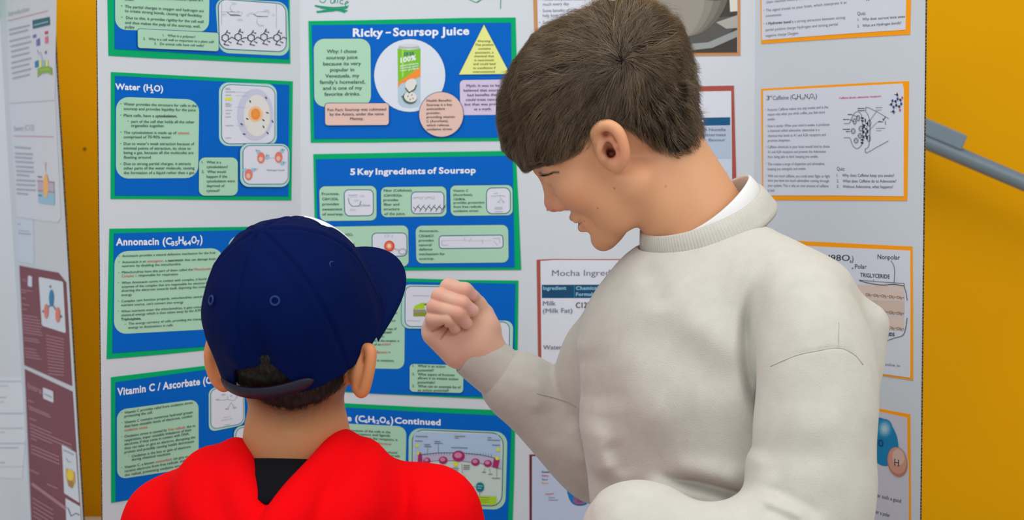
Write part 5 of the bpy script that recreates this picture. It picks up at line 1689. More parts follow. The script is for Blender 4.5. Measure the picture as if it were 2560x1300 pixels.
    # seams
    d = d + fold(P, [(1936, 912), (1990, 888), (2050, 875), (2097, 869), (2140, 888), (2172, 930)], .0008, 4.0, 1.735, 0, 1.84)
    d = d + fold(P, [(2097, 800), (2096, 866)], .0005, 3.5, 1.735, 0, 1.84)
    d = d + (.0022 * wob(P, 26, 3) + .0012 * wob(P, 60, 4)).astype(F32)
    # neck opening
    w = P - CN_C.astype(F32)
    hh = w @ CN_N.astype(F32)
    rr = np.sqrt(np.maximum((w * w).sum(1) - hh * hh, 0))
    d = smax(d, -np.maximum(rr - F32(.0795), -(hh + F32(.0190))), .004)
    d = smax(d, -np.maximum(rr - F32(.0690), -(hh + F32(.0500))), .004)
    return d

# neckline ring
CN_N = nrmz(V3(-.377 * math.cos(.27), .926 * math.cos(.27), -math.sin(.27)))
CN_1 = nrmz(V3(.926, .377, 0))
CN_2 = np.cross(CN_N, CN_1)
CN_C = PX(1757, 535, 1.945)

def ring_band(c, e1, e2, nrm, prof, n=360, rib=0.0, ribs=130, sx=1.0, sy=1.0, wob_=None):
    """closed band: prof = list of (radius, height) around a loop"""
    V, F = [], []
    k = len(prof)
    for i in range(n):
        a = 2 * math.pi * i / n
        w = rib * math.cos(ribs * a)
        dz = wob_(a) if wob_ else 0
        for r, h in prof:
            r2 = r + w
            V.append(c + e1 * r2 * sx * math.cos(a) + e2 * r2 * sy * math.sin(a) + nrm * (h + dz))
    for i in range(n):
        for j in range(k):
            F.append((i * k + j, ((i + 1) % n) * k + j, ((i + 1) % n) * k + (j + 1) % k, i * k + (j + 1) % k))
    return np.array(V), np.array(F, np.int32)

SKIN = mat('light_tan_skin', (214, 158, 124), 0.5, 0.35, bump=(900, .12), sss=.12, attr='tint')
SWEAT = mat('cream_fleece', (203, 199, 189), 0.95, 0.1, bump=(900, .6), sheen=.2, vary=(60, .035))
TEE = mat('white_cotton', (232, 232, 232), 0.8, 0.2, bump=(500, .2))
HAIRM = mat('brown_hair', (60, 48, 38), 0.36, 0.6, attr='tint')
DENIM = mat('dark_denim', (42, 52, 74), 0.8, 0.2, bump=(300, .3))
SHOE = mat('white_sneaker', (210, 208, 202), 0.5, 0.3)

Vh, Qh = sdf_mesh(boy_head, PX(1335, 440, 1.95) - V3(.03, .15, .13), PX(1800, 200, 1.95) + V3(.03, .06, .13), .0015)
Vd, Qd = sdf_mesh(boy_hand, PX(1040, 960, 2.09) - V3(.01, .01, .07), PX(1290, 690, 2.09) + V3(.01, .01, .06), .0010)
Vb, Qb = sdf_mesh(boy_lower, (-.12, -1.5, 1.62), (.50, .06, 2.26), .005)
V, Q = join((Vh, Qh), (Vd, Qd), (Vb, Qb))

def skin_tint(V, nh, nd):
    base = np.array(lin((221, 163, 121)))
    t = np.tile(base, (len(V), 1))
    q = HA @ (V[:nh] - HO).T
    q = q.T.copy()
    ql = q.copy(); ql[:, 2] = np.abs(ql[:, 2])
    def blob(c, r, col, k):
        w = np.clip(k * np.exp(-((ql - c) ** 2).sum(1) / r ** 2), 0, 1)[:, None]
        t[:nh] = t[:nh] * (1 - w) + np.array(lin(col)) * w
    blob(H(1445, 478, .045), .024, (220, 140, 112), .35)
    blob(H(1380, 508, .004), .014, (212, 128, 112), .6)
    blob(H(1555, 360, .086), .018, (226, 142, 110), .6)
    blob(H(1545, 395, .080), .012, (226, 150, 124), .5)
    blob(H(1526, 384, .071), .0095, (112, 46, 30), 1.3)  # shade inside the ear bowl, painted into the skin colour
    blob(H(1513, 338, .077), .006, (150, 70, 48), .9)  # shade of the upper ear hollow, painted the same way
    blob(H(1620, 400, .05), .03, (196, 128, 98), .5)
    for a, b_, rr in ((H(1432, 548), H(1457, 552, .021), .0040), (H(1456, 572), H(1464, 562, .018), .0050)):
        d = d_cap(ql.astype(F32), a, b_, rr, rr * .7)
        w = np.clip(1 - d / .002, 0, 1)[:, None] * .6
        t[:nh] = t[:nh] * (1 - w) + np.array(lin((194, 108, 98))) * w
    d = d_chain(ql.astype(F32), [(H(1436, 559), .0034), (H(1448, 556, .012), .0024), (H(1453, 555, .016), .0008)])
    w = np.clip(1 - d / .0015, 0, 1)[:, None] * .85
    t[:nh] = t[:nh] * (1 - w) + np.array(lin((92, 30, 30))) * w
    # eye: lash line and iris
    sx, sy = (V[:nh, 0] / V[:nh, 2] * FPX + 1280).astype(F32), (650 - V[:nh, 1] / V[:nh, 2] * FPX).astype(F32)
    d = d_line2(sx, sy, [(1350, 433), (1358, 438), (1372, 436), (1384, 431), (1396, 431)])
    w = (np.clip(1.6 - d / 2.6, 0, 1) * (q[:, 2] > .008) * (q[:, 2] < .06))[:, None] * .85
    t[:nh] = t[:nh] * (1 - w) + np.array(lin((50, 33, 26))) * w
    d = d_ell(ql.astype(F32), H(1366, 441, .026), (.0030, .0042, .0050))
    w = np.clip(1 - d / .001, 0, 1)[:, None] * .85
    t[:nh] = t[:nh] * (1 - w) + np.array(lin((62, 44, 38))) * w
    for u, v in ((1536, 471), (1494, 521), (1664, 466)):
        p = trace(boy_head, u, v)
        if p is not None:
            w = np.exp(-((V[:nh] - p) ** 2).sum(1) / .0010 ** 2)[:, None] * .8
            t[:nh] = t[:nh] * (1 - w) + np.array(lin((110, 66, 50))) * w
    # knuckle flush and nails
    h = V[nh:nh + nd]
    def hb(c, r, col, k):
        w = np.clip(k * np.exp(-((h - c) ** 2).sum(1) / r ** 2), 0, 1)[:, None]
        t[nh:nh + nd] = t[nh:nh + nd] * (1 - w) + np.array(lin(col)) * w
    t[nh:nh + nd] = np.array(lin((232, 184, 160)))
    for u, v, z in ((1122, 716, 2.07), (1098, 742, 2.066), (1086, 768, 2.064), (1164, 728, 2.06), (1156, 764, 2.052), (1146, 786, 2.05)):
        hb(PX(u, v, z), .010, (224, 150, 128), .5)
    for u, v, r in ((1183, 740, .0042), (1184, 770, .0046), (1163, 800, .0040), (1136, 815, .003)):
        p = trace(boy_hand, u, v)
        if p is not None:
            hb(p, r, (236, 178, 172), 1.6)
    return t

person = put('person', V, Q, SKIN, None, True, skin_tint(V, len(Vh), len(Vd)))
tag(person, 'older boy with short brown hair in a cream sweatshirt, bending and raising his fist', 'person')

m = put('sweatshirt', *sdf_mesh(sweater, PX(1180, 1300, 2.1) * V3(1, 0, 1) + V3(.0, -.47, -.48), V3(.45, .13, 2.25), .0019), SWEAT, person)
# sleeve seams: fine sunken stitching lines
SEAMM = mat('cream_seam_thread', (166, 160, 147), .9, .1)
def seam(name, pts, r):
    q = [trace(sweater, u, v, 1.6, 2.3) for u, v in spline(pts, 6)]
    v_, f_ = tube_geo(np.array(q) + V3(0, 0, -r * .2), r, 6)
    put(name, np.array(v_), f_, SEAMM, m)
seam('shoulder_seam', [(1926, 916), (1990, 889), (2050, 876), (2097, 870), (2135, 886), (2158, 912)], .0004)
seam('forearm_seam', [(1342, 984), (1385, 995), (1420, 1006), (1440, 1018)], .0004)
seam('sleeve_seam', [(2097, 806), (2096, 866)], .00022)
prof = [(.0655, .004), (.0680, .0065), (.0715, .0055), (.0752, -.004), (.0790, -.0145), (.0800, -.0185), (.0780, -.022), (.0720, -.014), (.0680, -.004)]
Vc, Fc = ring_band(CN_C, CN_1, CN_2, CN_N, prof, 520, .00035, 130)
put('ribbed_collar', Vc, Fc, SWEAT, m)
prof = [(.0592, -.004), (.0608, -.001), (.0628, -.003), (.0655, -.012), (.066, -.03), (.063, -.03), (.0605, -.012)]
Vc, Fc = ring_band(CN_C + CN_1 * .003, CN_1, CN_2, nrmz(CN_N * .97 - CN_1 * .10), prof, 200, 0, wob_=lambda a: .025 * (.5 + .5 * math.cos(a - .35)) ** 2)
put('t_shirt', Vc, Fc, TEE, person)
# cuff of the raised sleeve
c0, c1 = PX(1284, 961, 2.111), PX(1180, 876, 2.104)
ax = nrmz(c0 - c1)
e1 = nrmz(np.cross(ax, V3(0, 0, 1))); e2 = np.cross(ax, e1)
L_ = np.linalg.norm(c0 - c1)
prof = [(.0285, .001), (.0298, -.0008), (.0312, .0006), (.0318, .004), (.0322, L_ * .3), (.0326, L_ * .65), (.0322, L_ * .93), (.0335, L_ * .955), (.0318, L_ * .975), (.0336, L_ * 1.0), (.0325, L_ * 1.04), (.029, L_ * 1.03), (.0285, L_ * .5)]
Vc, Fc = ring_band(c1, e1, e2, ax, prof, 200, 0, wob_=lambda a: .0018 * math.sin(2 * a + 1))
Vc = Vc + nrmz(V3(.3, .4, -.86)) * (.0012 * wob(Vc.astype(F32), 90, 8))[:, None]
put('cuff', Vc, Fc, SWEAT, m)

# trousers and shoes (below the picture)
def jeans(P):
    d = d_ell(P, PX(1790, 1400, 1.95), (.135, .13, .10), TOR)
    for hip, knee, ank, toe in BOYLEGS:
        d = smin(d, d_chain(P, [(hip, .088), (knee, .066), (ank + V3(0, .01, 0), .056)], .02), .03)
    return d
put('jeans', *sdf_mesh(jeans, (-.10, -1.45, 1.70), (.46, -.20, 2.26), .008), DENIM, person)
for hip, knee, ank, toe in BOYLEGS:
    fl = w2c((0, 0, 0))
    def shoe(P, ank=ank, toe=toe):
        d = d_cap(P, ank - V3(0, .028, 0), toe, .046, .037)
        d = smin(d, d_cap(P, ank, ank - V3(0, .03, 0), .042, .045), .02)
        z = P @ AXU32 + CZ32
        return smax(d, -z, .004)
    AXU32 = np.array([0, math.cos(PITCH), -math.sin(PITCH)], F32); CZ32 = F32(1.35)
    lo = np.minimum(ank, toe) - .08; hi = np.maximum(ank, toe) + .09
    put('sneaker', *sdf_mesh(shoe, lo, hi, .006), SHOE, person)

# hair
HB = [(1335, 480), (1305, 440), (1324, 426), (1345, 419), (1367, 413), (1403, 403), (1440, 388), (1464, 376), (1480, 352), (1494, 326), (1515, 304), (1550, 312), (1578, 328), (1606, 352), (1631, 380), (1667, 401), (1708, 402), (1760, 384), (1900, 300), (1900, -200), (1100, -200), (1100, 380)]
HB2 = [tuple(H(u, v, np.interp(u, [1310, 1370, 1430, 1480], [.030, .052, .062, .071]))[:2]) for u, v in HB]
def hair_vol(P):
    q = mirror(Hc(P))
    px = lambda r: r * .0004423
    S = lambda u, v, r, l=1.0: d_ell(q, H(u, v), (px(r), px(r), px(r) * l))
    d = d_ell(q, H(1508, 215), (.089, .087, .083))
    d = smin(d, S(1405, 250, 150, 1.08), .03)
    d = smin(d, S(1335, 338, 78, 1.0), .03)
    d = smin(d, S(1385, 352, 66, 2.2), .03)
    d = smin(d, S(1440, 330, 66, 2.4), .03)
    d = smin(d, S(1600, 185, 132, 1.15), .03)
    d = smin(d, S(1585, 118, 108, 1.0), .03)
    d = smin(d, S(1650, 290, 92, 1.55), .03)
    d = smin(d, S(1688, 344, 58, 1.8), .02)
    d = smin(d, d_ell(q, H(1520, 280), (.080, .070, .0785)), .02)
    return d
def hair_f(P):
    q = mirror(Hc(P))
    d = hair_vol(P)
    d = d + .0030 * wob(P, 75, 11) + .0018 * wob(P, 170, 12)
    return smax(d, d_poly2(q[:, 0], q[:, 1], HB2), .006)
def hair_base(P):
    return hair_f(P) + F32(.0045)
Vg, Qg = sdf_mesh(hair_base, PX(1240, 440, 1.95) - V3(.02, .02, .12), PX(1760, 0, 1.95) + V3(.02, .03, .12), .0025)
HAIRB = mat('dark_hair_underlayer', (22, 17, 13), 0.95, 0.02)
hb = put('hair', Vg, Qg, HAIRB, person, True)
WH = trace(hair_vol, 1560, 150)
DOWN = V3(-.0, -1, 0)
def hdir(P, nn, k, jit):
    r = P - WH.astype(F32)
    dist = np.linalg.norm(r, axis=1, keepdims=True)
    d = r / (dist + .004)
    sw = np.cross(nn, d)
    q = Hc(P)
    front = np.clip((q[:, 0:1] - .0) / .06, 0, 1)
    d = d + sw * (.55 * np.exp(-dist / .022)) + DOWN.astype(F32) * (.22 + .95 * front * np.clip(.045 - q[:, 1:2], 0, .09) / .06)
    return d + jit * F32(.055) + LOCK * F32(.30 + .03 * k)
def hair_stop(P):
    q = mirror(Hc(P))
    return d_poly2(q[:, 0], q[:, 1], HB2) < F32(.004) + F32(.0030) * np.sin(P[:, 0] * 700 + P[:, 2] * 500).astype(F32)
NS = 36000
roots = pick_surface(Vg, Qg, NS, 5, lambda c: 1 + 5 * np.exp(-((c - WH) ** 2).sum(1) / .018 ** 2))
rs = np.random.RandomState(7)
qr = (HA @ (roots - HO).T).T
R32 = roots.astype(F32)
LOCK = np.stack([wob(R32, 210, 51), wob(R32, 210, 52), wob(R32, 210, 53)], 1).astype(F32)
lowb = np.clip((-qr[:, 0] - .01) / .05, 0, 1) * np.clip((.055 - qr[:, 1]) / .05, 0, 1)
side = np.clip((.035 - qr[:, 1]) / .03, 0, 1) * np.clip((.035 - qr[:, 0]) / .03, 0, 1)
shortf = np.maximum(lowb, side * .85)
leng = (.062 * (1 - shortf) + .016 * shortf) * rs.uniform(.7, 1.25, NS)
lock_h = wob(R32, 260, 61)
lift1 = (.0012 + .0016 * rs.rand(NS) + .0020 * shortf * rs.rand(NS) + .0016 * lock_h).astype(F32)
tuft = np.exp(-((roots - trace(hair_vol, 1590, 22)) ** 2).sum(1) / .028 ** 2) + np.exp(-((roots - trace(hair_vol, 1500, 60)) ** 2).sum(1) / .018 ** 2)
lift1 = (lift1 + .009 * tuft * np.clip(.5 + .5 * lock_h + .4 * rs.rand(NS), 0, 1.3)).astype(F32)
mixc = np.clip(rs.normal(.30, .16, NS) + .16 * wob(R32, 330, 21) + .10 * lock_h, 0, 1)[:, None]
col = np.array(lin((30, 22, 15))) * (1 - mixc) + np.array(lin((186, 156, 120))) * mixc
Vs, Qs, Cs = strands(roots, None, hair_f, hdir, leng, 9, rs.uniform(.00011, .00021, NS), col, (F32(-.003), lift1), 9, hair_stop)
put('hair_strands', Vs, Qs, HAIRM, hb, True, Cs)

# eyelashes
g = []
for k, (u, v) in enumerate([(1357, 437), (1359, 438), (1362, 438), (1365, 438), (1369, 437), (1373, 436), (1377, 434), (1381, 433)]):
    p = trace(boy_head, u, v)
    if p is not None:
        n_ = grad(boy_head, p.astype(F32)[None])[0].astype(float)
        t_ = nrmz(n_ * .5 + V3(-.7, -.35, 0))
        g.append(tube_geo([p - n_ * .001, p + t_ * .0022, p + t_ * .0045 + V3(-.0006, .0006, 0)], [.00035, .00028, .0001], 5))
Vl, Fl = merge_geo(*g)
put('eyelashes', np.array(Vl), Fl, mat('lash_brown', (30, 20, 16), .6), person)
# ------------------------------------------------------------------ the younger boy, seen from behind
YP, YT = math.radians(25), math.radians(35)
YF = V3(math.sin(YP) * math.cos(YT), math.sin(YT), math.cos(YP) * math.cos(YT))
YU = V3(-math.sin(YP) * math.sin(YT), math.cos(YT), -math.cos(YP) * math.sin(YT))
YR = V3(math.cos(YP), 0, -math.sin(YP))
YA = np.array([YF, YU, YR])
YO = PX(724, 772, 1.80)
def Yc(P):
    return (P - YO.astype(F32)) @ YA.T.astype(F32)
def YW(f, u, r):
    return YO + YF * f + YU * u + YR * r
YS = 1.80 / FPX

def kid_skull(P):
    q = Yc(P)
    d = d_ell(q, (.0, .002, 0), (.086, .082, .0735))
    d = smin(d, d_ell(q, (-.028, -.040, 0), (.052, .048, .058)), .03)
    return d

REAR = spline([(905, 880, 1776), (918, 872, 1768), (927, 880, 1762), (925, 915, 1760), (917, 952, 1762), (909, 976, 1766), (901, 980, 1770), (896, 966, 1774)], 4)
LEAR = spline([(548, 842, 1832), (532, 852, 1828), (524, 885, 1826), (528, 920, 1828), (541, 950, 1830), (560, 966, 1832), (572, 955, 1832)], 4)
def kid_head(P):
    d = kid_skull(P)
    # jaw and cheeks, turned away
    d = smin(d, d_cap(P, YW(.045, -.060, 0), YW(.030, -.085, 0), .045, .035), .03)
    d = smin(d, d_cap(P, YW(-.005, -.055, .058), YW(.03, -.095, .03), .016, .014), .025)
    d = smin(d, d_cap(P, YW(-.005, -.055, -.058), YW(.03, -.095, -.03), .016, .014), .025)
    q = Yc(P)
    ql = q.copy(); ql[:, 2] = np.abs(ql[:, 2])
    d = smin(d, d_cap(ql, (.094, -.005, 0), (.108, -.040, 0), .008, .010), .01)
    d = smax(d, -d_ell(ql, (.086, -.006, .030), (.008, .010, .013)), .01)
    d = smin(d, d_ell(ql, (.076, -.006, .030), (.012, .012, .012)), .002)
    d = smin(d, d_cap(ql, (.089, -.062, 0), (.080, -.063, .020), .006, .003), .006)
    d = smin(d, d_cap(ql, (.087, -.073, 0), (.080, -.072, .018), .0065, .003), .006)
    # neck
    d = smin(d, d_cap(P, PX(742, 960, 1.805), PX(742, 1110, 1.83), .0465, .0485), .02)
    d = smin(d, d_cap(P, PX(742, 1110, 1.83), PX(742, 1230, 1.845), .0485, .075), .03)
    # nape tendons
    d = d + fold(P, [(735, 1010), (738, 1090)], .0016, 20, 1.78, 0, 1.80)
    # ears
    e = d_chain(P, [(PX(u, v, z / 1000), .0047) for u, v, z in REAR], .003)
    e = smin(e, d_ell(P, PX(897, 922, 1.774), (.0060, .022, .012), EA_R), .006)
    e = smin(e, d_cap(P, PX(878, 925, 1.788), PX(894, 925, 1.776), .013, .009), .010)
    l = d_chain(P, [(PX(u, v, z / 1000), .0050) for u, v, z in LEAR], .003)
    l = smin(l, d_cap(P, PX(550, 880, 1.831), PX(560, 930, 1.832), .0075, .008), .008)
    return smin(d, smin(e, l, 0), .007)
_a = nrmz(PX(928, 872, 1.765) - PX(908, 985, 1.768))
EA_R = np.array([nrmz(np.cross(_a, V3(0, 0, 1))), _a, V3(0, 0, 1)])

KIDLEGS = [(w2c((-.285, 1.84, .60)), w2c((-.285, 1.83, .33)), w2c((-.285, 1.86, .075)), w2c((-.255, 1.98, .03))),
           (w2c((-.155, 1.82, .60)), w2c((-.150, 1.81, .33)), w2c((-.150, 1.84, .075)), w2c((-.110, 1.96, .03)))]
def kid_lower(P):
    d = d_cap(P, PX(742, 1400, 1.85), PX(745, 1750, 1.86), .075, .085)
    d = smin(d, d_cap(P, PX(742, 1150, 1.84), PX(742, 1300, 1.85), .045, .07), .03)
    for s_, h in ((-1, [(PX(600, 1275, 1.85), .035), (PX(440, 1320, 1.85), .036), (PX(380, 1700, 1.86), .028), (PX(420, 2000, 1.84), .022)]),
                  (1, [(PX(870, 1275, 1.845), .035), (PX(1060, 1315, 1.82), .036), (PX(1120, 1700, 1.83), .028), (PX(1085, 2000, 1.81), .022)])):
        d = smin(d, d_chain(P, h, .02), .03)
        w, e = h[-1][0], h[-2][0]
        d = smin(d, d_ell(P, w + V3(0, -.035, -.005), (.016, .036, .026)), .012)
        for k in range(4):
            b0 = w + V3(0, -.060, -.022 + .015 * k)
            d = smin(d, d_chain(P, [(b0, .0075), (b0 + V3(.004, -.026, 0), .0068), (b0 + V3(.012, -.044 + .004 * abs(k - 1.5), 0), .0058)], .003), .004)
        d = smin(d, d_chain(P, [(w + V3(0, -.02, .018), .009), (w + V3(.006, -.045, .035), .0075), (w + V3(.012, -.062, .036), .0065)], .004), .008)
    for hip, knee, ank, toe in KIDLEGS:
        d = smin(d, d_chain(P, [(hip, .06), (knee, .042), (ank, .03)], .02), .03)
        d = smin(d, d_cap(P, ank - V3(0, .025, 0), toe, .027, .022), .02)
    return d

SKIN2 = mat('warm_brown_skin', (186, 130, 88), 0.5, 0.35, bump=(900, .12), sss=.12, attr='tint')
NAVYC = mat('navy_cotton_twill', (2, 18, 68), 0.85, 0.06, bump=(900, .35))
NAVY2 = mat('navy_thread', (22, 50, 112), 0.7, 0.2)
STRAPM = mat('dark_plastic_strap', (22, 19, 40), 0.5, 0.35)
WHITEC = mat('white_embroidery', (225, 228, 235), 0.7, 0.2)
RED = mat('red_fleece', (236, 6, 14), 0.95, 0.05, bump=(420, .3))
BLKT = mat('black_cotton', (10, 11, 18), 0.85, 0.15, bump=(500, .3))
HAIR2 = mat('black_brown_hair', (18, 14, 12), 0.5, 0.35, attr='tint')
SWP = mat('grey_jogger', (70, 72, 78), 0.85, 0.2)

lo = YO - V3(.14, .20, .16); hi = YO + V3(.14, .14, .18)
Va, Qa = sdf_mesh(kid_head, lo, hi, .0016)
Vb, Qb = sdf_mesh(kid_lower, (-.46, -1.5, 1.70), (.02, -.19, 2.06), .006)
V, Q = join((Va, Qa), (Vb, Qb))
t = np.tile(np.array(lin((192, 136, 92))), (len(V), 1))
def kb(c, r, col, k):
    w = np.clip(k * np.exp(-((V - c) ** 2).sum(1) / r ** 2), 0, 1)[:, None]
    t[:] = t * (1 - w) + np.array(lin(col)) * w
for p in REAR[::3]:
    kb(PX(p[0], p[1], p[2] / 1000), .012, (214, 124, 70), .35)
for p in LEAR[::3]:
    kb(PX(p[0], p[1], p[2] / 1000), .013, (226, 128, 66), .35)
# cropped stubble fading down the nape, with the cap's shade painted into the same tint
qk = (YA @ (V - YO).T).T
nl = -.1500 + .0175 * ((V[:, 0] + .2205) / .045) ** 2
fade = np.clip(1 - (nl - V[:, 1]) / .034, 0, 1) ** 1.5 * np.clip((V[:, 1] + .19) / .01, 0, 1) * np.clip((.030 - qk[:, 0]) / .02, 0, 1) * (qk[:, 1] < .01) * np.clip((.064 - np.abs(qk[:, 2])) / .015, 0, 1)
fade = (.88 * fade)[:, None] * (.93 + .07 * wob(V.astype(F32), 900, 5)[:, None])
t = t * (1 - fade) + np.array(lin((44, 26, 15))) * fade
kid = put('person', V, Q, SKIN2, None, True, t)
tag(kid, 'younger boy in a navy cap and red hoodie, back turned, facing the posters', 'person')

# short hair under the cap
def nape_line(P):
    return -.1500 + .0175 * ((P[:, 0] + .2205) / .045) ** 2
def kid_hair(P):
    q = Yc(P)
    d = smin(kid_skull(P), d_cap(P, PX(742, 960, 1.805), PX(742, 1110, 1.83), .0465, .0485), .02) - F32(.0034)
    d = smax(d, (nape_line(P) - P[:, 1]).astype(F32), .006)
    d = smax(d, (q[:, 0] - .035 - .0 * q[:, 1]).astype(F32), .006)
    d = smax(d, (-q[:, 1] - .066 - 1.2 * np.clip(-q[:, 0] - .02, 0, 1)).astype(F32), .006)
    return smax(d, (q[:, 1] - .008).astype(F32), .004)
Vg, Qg = sdf_mesh(lambda P: kid_hair(P) + F32(.0012) + F32(.0006) * wob(P, 300, 2), lo, hi, .0022)
kh = put('hair', Vg, Qg, HAIR2, kid, True, np.tile(np.array(lin((22, 17, 14))), (len(Vg), 1)))
rts = pick_surface(Vg, Qg, 9000, 15, lambda c: ((YA @ (c - YO).T).T[:, 0] < .04) * 1.0)
rs = np.random.RandomState(3)
colk = np.array(lin((20, 15, 12)))[None] * (1 + rs.rand(9000, 1) * 1.2)
Vs, Qs, Cs = strands(rts, None, kid_hair, lambda P, nn, k, j: V3(0, -1, .05).astype(F32) + j * .22, rs.uniform(.005, .010, 9000), 4, rs.uniform(.0002, .00032, 9000), colk, (F32(-.001), (.0004 + .0012 * rs.rand(9000)).astype(F32)), 9)
put('hair_strands', Vs, Qs, HAIR2, kh, True, Cs)

# cap: crown
RIM = -.041
CAPF, CAPU, CAPR = .0960, .0935, .0845
def cap_outer(q):
    qq = q.copy()
    qq[:, 1] = np.where(q[:, 1] > 0, q[:, 1], q[:, 1] * .10)
    d = d_ell(qq, (0, 0, 0), (CAPF, CAPU, CAPR))
    return d
def cap_seams(q):
    az = np.arctan2(q[:, 2], -q[:, 0])
    out = 0
    for a in (0, 60, 120, 180, -60, -120):
        da = np.abs((az - math.radians(a) + math.pi) % (2 * math.pi) - math.pi)
        rr = np.sqrt(q[:, 0] ** 2 + q[:, 2] ** 2)
        out = out + .0014 * np.exp(-(da * rr / .0018) ** 2) - .0011 * np.exp(-((da * rr - .0065) / .005) ** 2)
    return out
def cap_crown(P):
    q = Yc(P)
    d0 = cap_outer(q) + (.0018 * wob(P, 45, 31) + .0011 * wob(P, 90, 32)).astype(F32)
    # fabric hollow beside the rear seam
    d0 = d0 + (.0085 * np.exp(-((q[:, 2] - .016) / .012) ** 2) * np.exp(-((q[:, 1] - .012) / .030) ** 2) * (q[:, 0] < 0)).astype(F32)
    d0 = d0 - (.004 * np.exp(-((q[:, 2] + .010) / .016) ** 2) * np.exp(-((q[:, 1] - .015) / .035) ** 2) * (q[:, 0] < 0)).astype(F32)
    out = d0 + cap_seams(q).astype(F32)
    d = smax(out, -(d0 + F32(.0040)), .001)
    d = smax(d, (RIM - q[:, 1] + .002 * np.sin(q[:, 0] * 30)).astype(F32), .0015)
    arch = np.maximum(np.abs(q[:, 2] - .004) / .037, 0) ** 4.0
    hole = np.maximum((q[:, 1] - (-.003 - .040 * arch)), (q[:, 0] + .02))
    return smax(d, -hole.astype(F32) * .8, .0015)
Vc_, Qc_ = sdf_mesh(cap_crown, lo + .01, hi + .02, .0015)
cap = put('baseball_cap', Vc_, Qc_, NAVYC, kid)
def on_cap(f, u, r, off=0.0):
    """point on the crown in a direction from its centre"""
    d = nrmz(V3(f, u, r)); s_ = .08
    for _ in range(30):
        s_ -= float(cap_outer((d * s_).astype(F32)[None])[0]) - off
    return d * s_
# button
pb = on_cap(0, 1, 0)
Vb_, Qb_ = sdf_mesh(lambda P: d_ell(Yc(P), (0, CAPU + .0015, 0), (.0092, .0042, .0092)), YW(0, CAPU + .0015, 0) - .016, YW(0, CAPU + .0015, 0) + .016, .0008)
put('button', Vb_, Qb_, NAVYC, cap)
# eyelets
for az in (-30, 30, 90, -90, 150, -150):
    a = math.radians(az)
    c = on_cap(-math.cos(a) * .80, .62, math.sin(a) * .80, .0004)
    n_ = nrmz(c / np.array([CAPF, CAPU, CAPR]) ** 2)
    e1 = nrmz(np.cross(n_, V3(0, 1, .1))); e2 = np.cross(n_, e1)
    Vq, Fq = ring_band(c, e1, e2, n_, [(.0030, .0002), (.0036, .0012), (.0046, .0013), (.0054, .0002), (.0044, -.001)], 28)
    put('eyelet', YO + Vq @ YA, Fq[:, ::-1], NAVY2, cap)
# front embroidery, just showing over the crown
g = []
nu, nv = 16, 12
Vq = []
for i in range(nu + 1):
    for j in range(nv + 1):
        a = math.radians(-14 + 50 * i / nu); e = math.radians(16 + 32 * j / nv)
        edge = min(i, nu - i, j, nv - j)
        Vq.append(on_cap(math.cos(a) * math.cos(e), math.sin(e), math.sin(a) * math.cos(e), (.0022 if edge > 0 else .0006)))
Fq = [(i * (nv + 1) + j, (i + 1) * (nv + 1) + j, (i + 1) * (nv + 1) + j + 1, i * (nv + 1) + j + 1) for i in range(nu) for j in range(nv)]
put('front_patch', YO + np.array(Vq) @ YA, np.array(Fq)[:, ::-1], WHITEC, cap)
# brim
Vq = []
nu, nv = 48, 14
AB = 84
for side_ in (0, 1):
    for i in range(nu + 1):
        a = math.radians(-AB + 2 * AB * i / nu)
        fi, ri = (CAPF - .001) * math.cos(a), (CAPR - .001) * math.sin(a)
        ext = .072 * max(0, 1 - (abs(i / nu * 2 - 1)) ** 2.6) ** .62
        for j in range(nv + 1):
            t_ = j / nv
            f_ = fi + ext * t_ * (.96)
            r_ = ri * (1 + .10 * t_ * (1 - abs(math.sin(a)) ** 6))
            u_ = RIM + .004 - 1.3 * (r_ ** 2) * (.15 + t_) + .010 * t_ - .008 * t_ * t_
            st = .0004 * math.cos(t_ * nv * math.pi) if side_ == 0 else 0
            Vq.append((f_, u_ + (st if side_ == 0 else -.0034), r_))
W_ = nv + 1
N_ = (nu + 1) * W_
Fq = []
for i in range(nu):
    for j in range(nv):
        Fq.append((i * W_ + j, i * W_ + j + 1, (i + 1) * W_ + j + 1, (i + 1) * W_ + j))
        Fq.append((N_ + i * W_ + j, N_ + (i + 1) * W_ + j, N_ + (i + 1) * W_ + j + 1, N_ + i * W_ + j + 1))
for i in range(nu):
    Fq.append((i * W_ + nv, N_ + i * W_ + nv, N_ + (i + 1) * W_ + nv, (i + 1) * W_ + nv))
    Fq.append((i * W_, (i + 1) * W_, N_ + (i + 1) * W_, N_ + i * W_))
br = put('brim', YO + np.array(Vq) @ YA, np.array(Fq), NAVYC, cap)
bm_ = br.modifiers.new('s', 'SUBSURF'); bm_.levels = 1; bm_.render_levels = 2
# strap across the rear opening
Vq, Fq = [], []
ns = 40
for i in range(ns + 1):
    t_ = i / ns
    r_ = -.046 + .100 * t_
    f_ = -CAPF * math.sqrt(max(0, 1 - (r_ / CAPR) ** 2))
    n_ = nrmz(V3(f_ / CAPF ** 2, 0, r_ / CAPR ** 2))
    hw = .0070
    if t_ > .86:
        hw *= math.sqrt(max(.02, 1 - ((t_ - .86) / .14) ** 2))
    cu = RIM + .0085 + .002 * t_
    for off, du in ((.0012, -hw), (.0032, -hw * .9), (.0038, 0), (.0032, hw * .9), (.0012, hw), (.0002, 0)):
        Vq.append(V3(f_, cu + du, r_) + n_ * off)
for i in range(ns):
    for j in range(6):
        Fq.append((i * 6 + j, i * 6 + (j + 1) % 6, (i + 1) * 6 + (j + 1) % 6, (i + 1) * 6 + j))
Fq += [(0, 1, 2, 3), (0, 3, 4, 5), tuple(ns * 6 + k for k in (3, 2, 1, 0)), tuple(ns * 6 + k for k in (5, 4, 3, 0))]
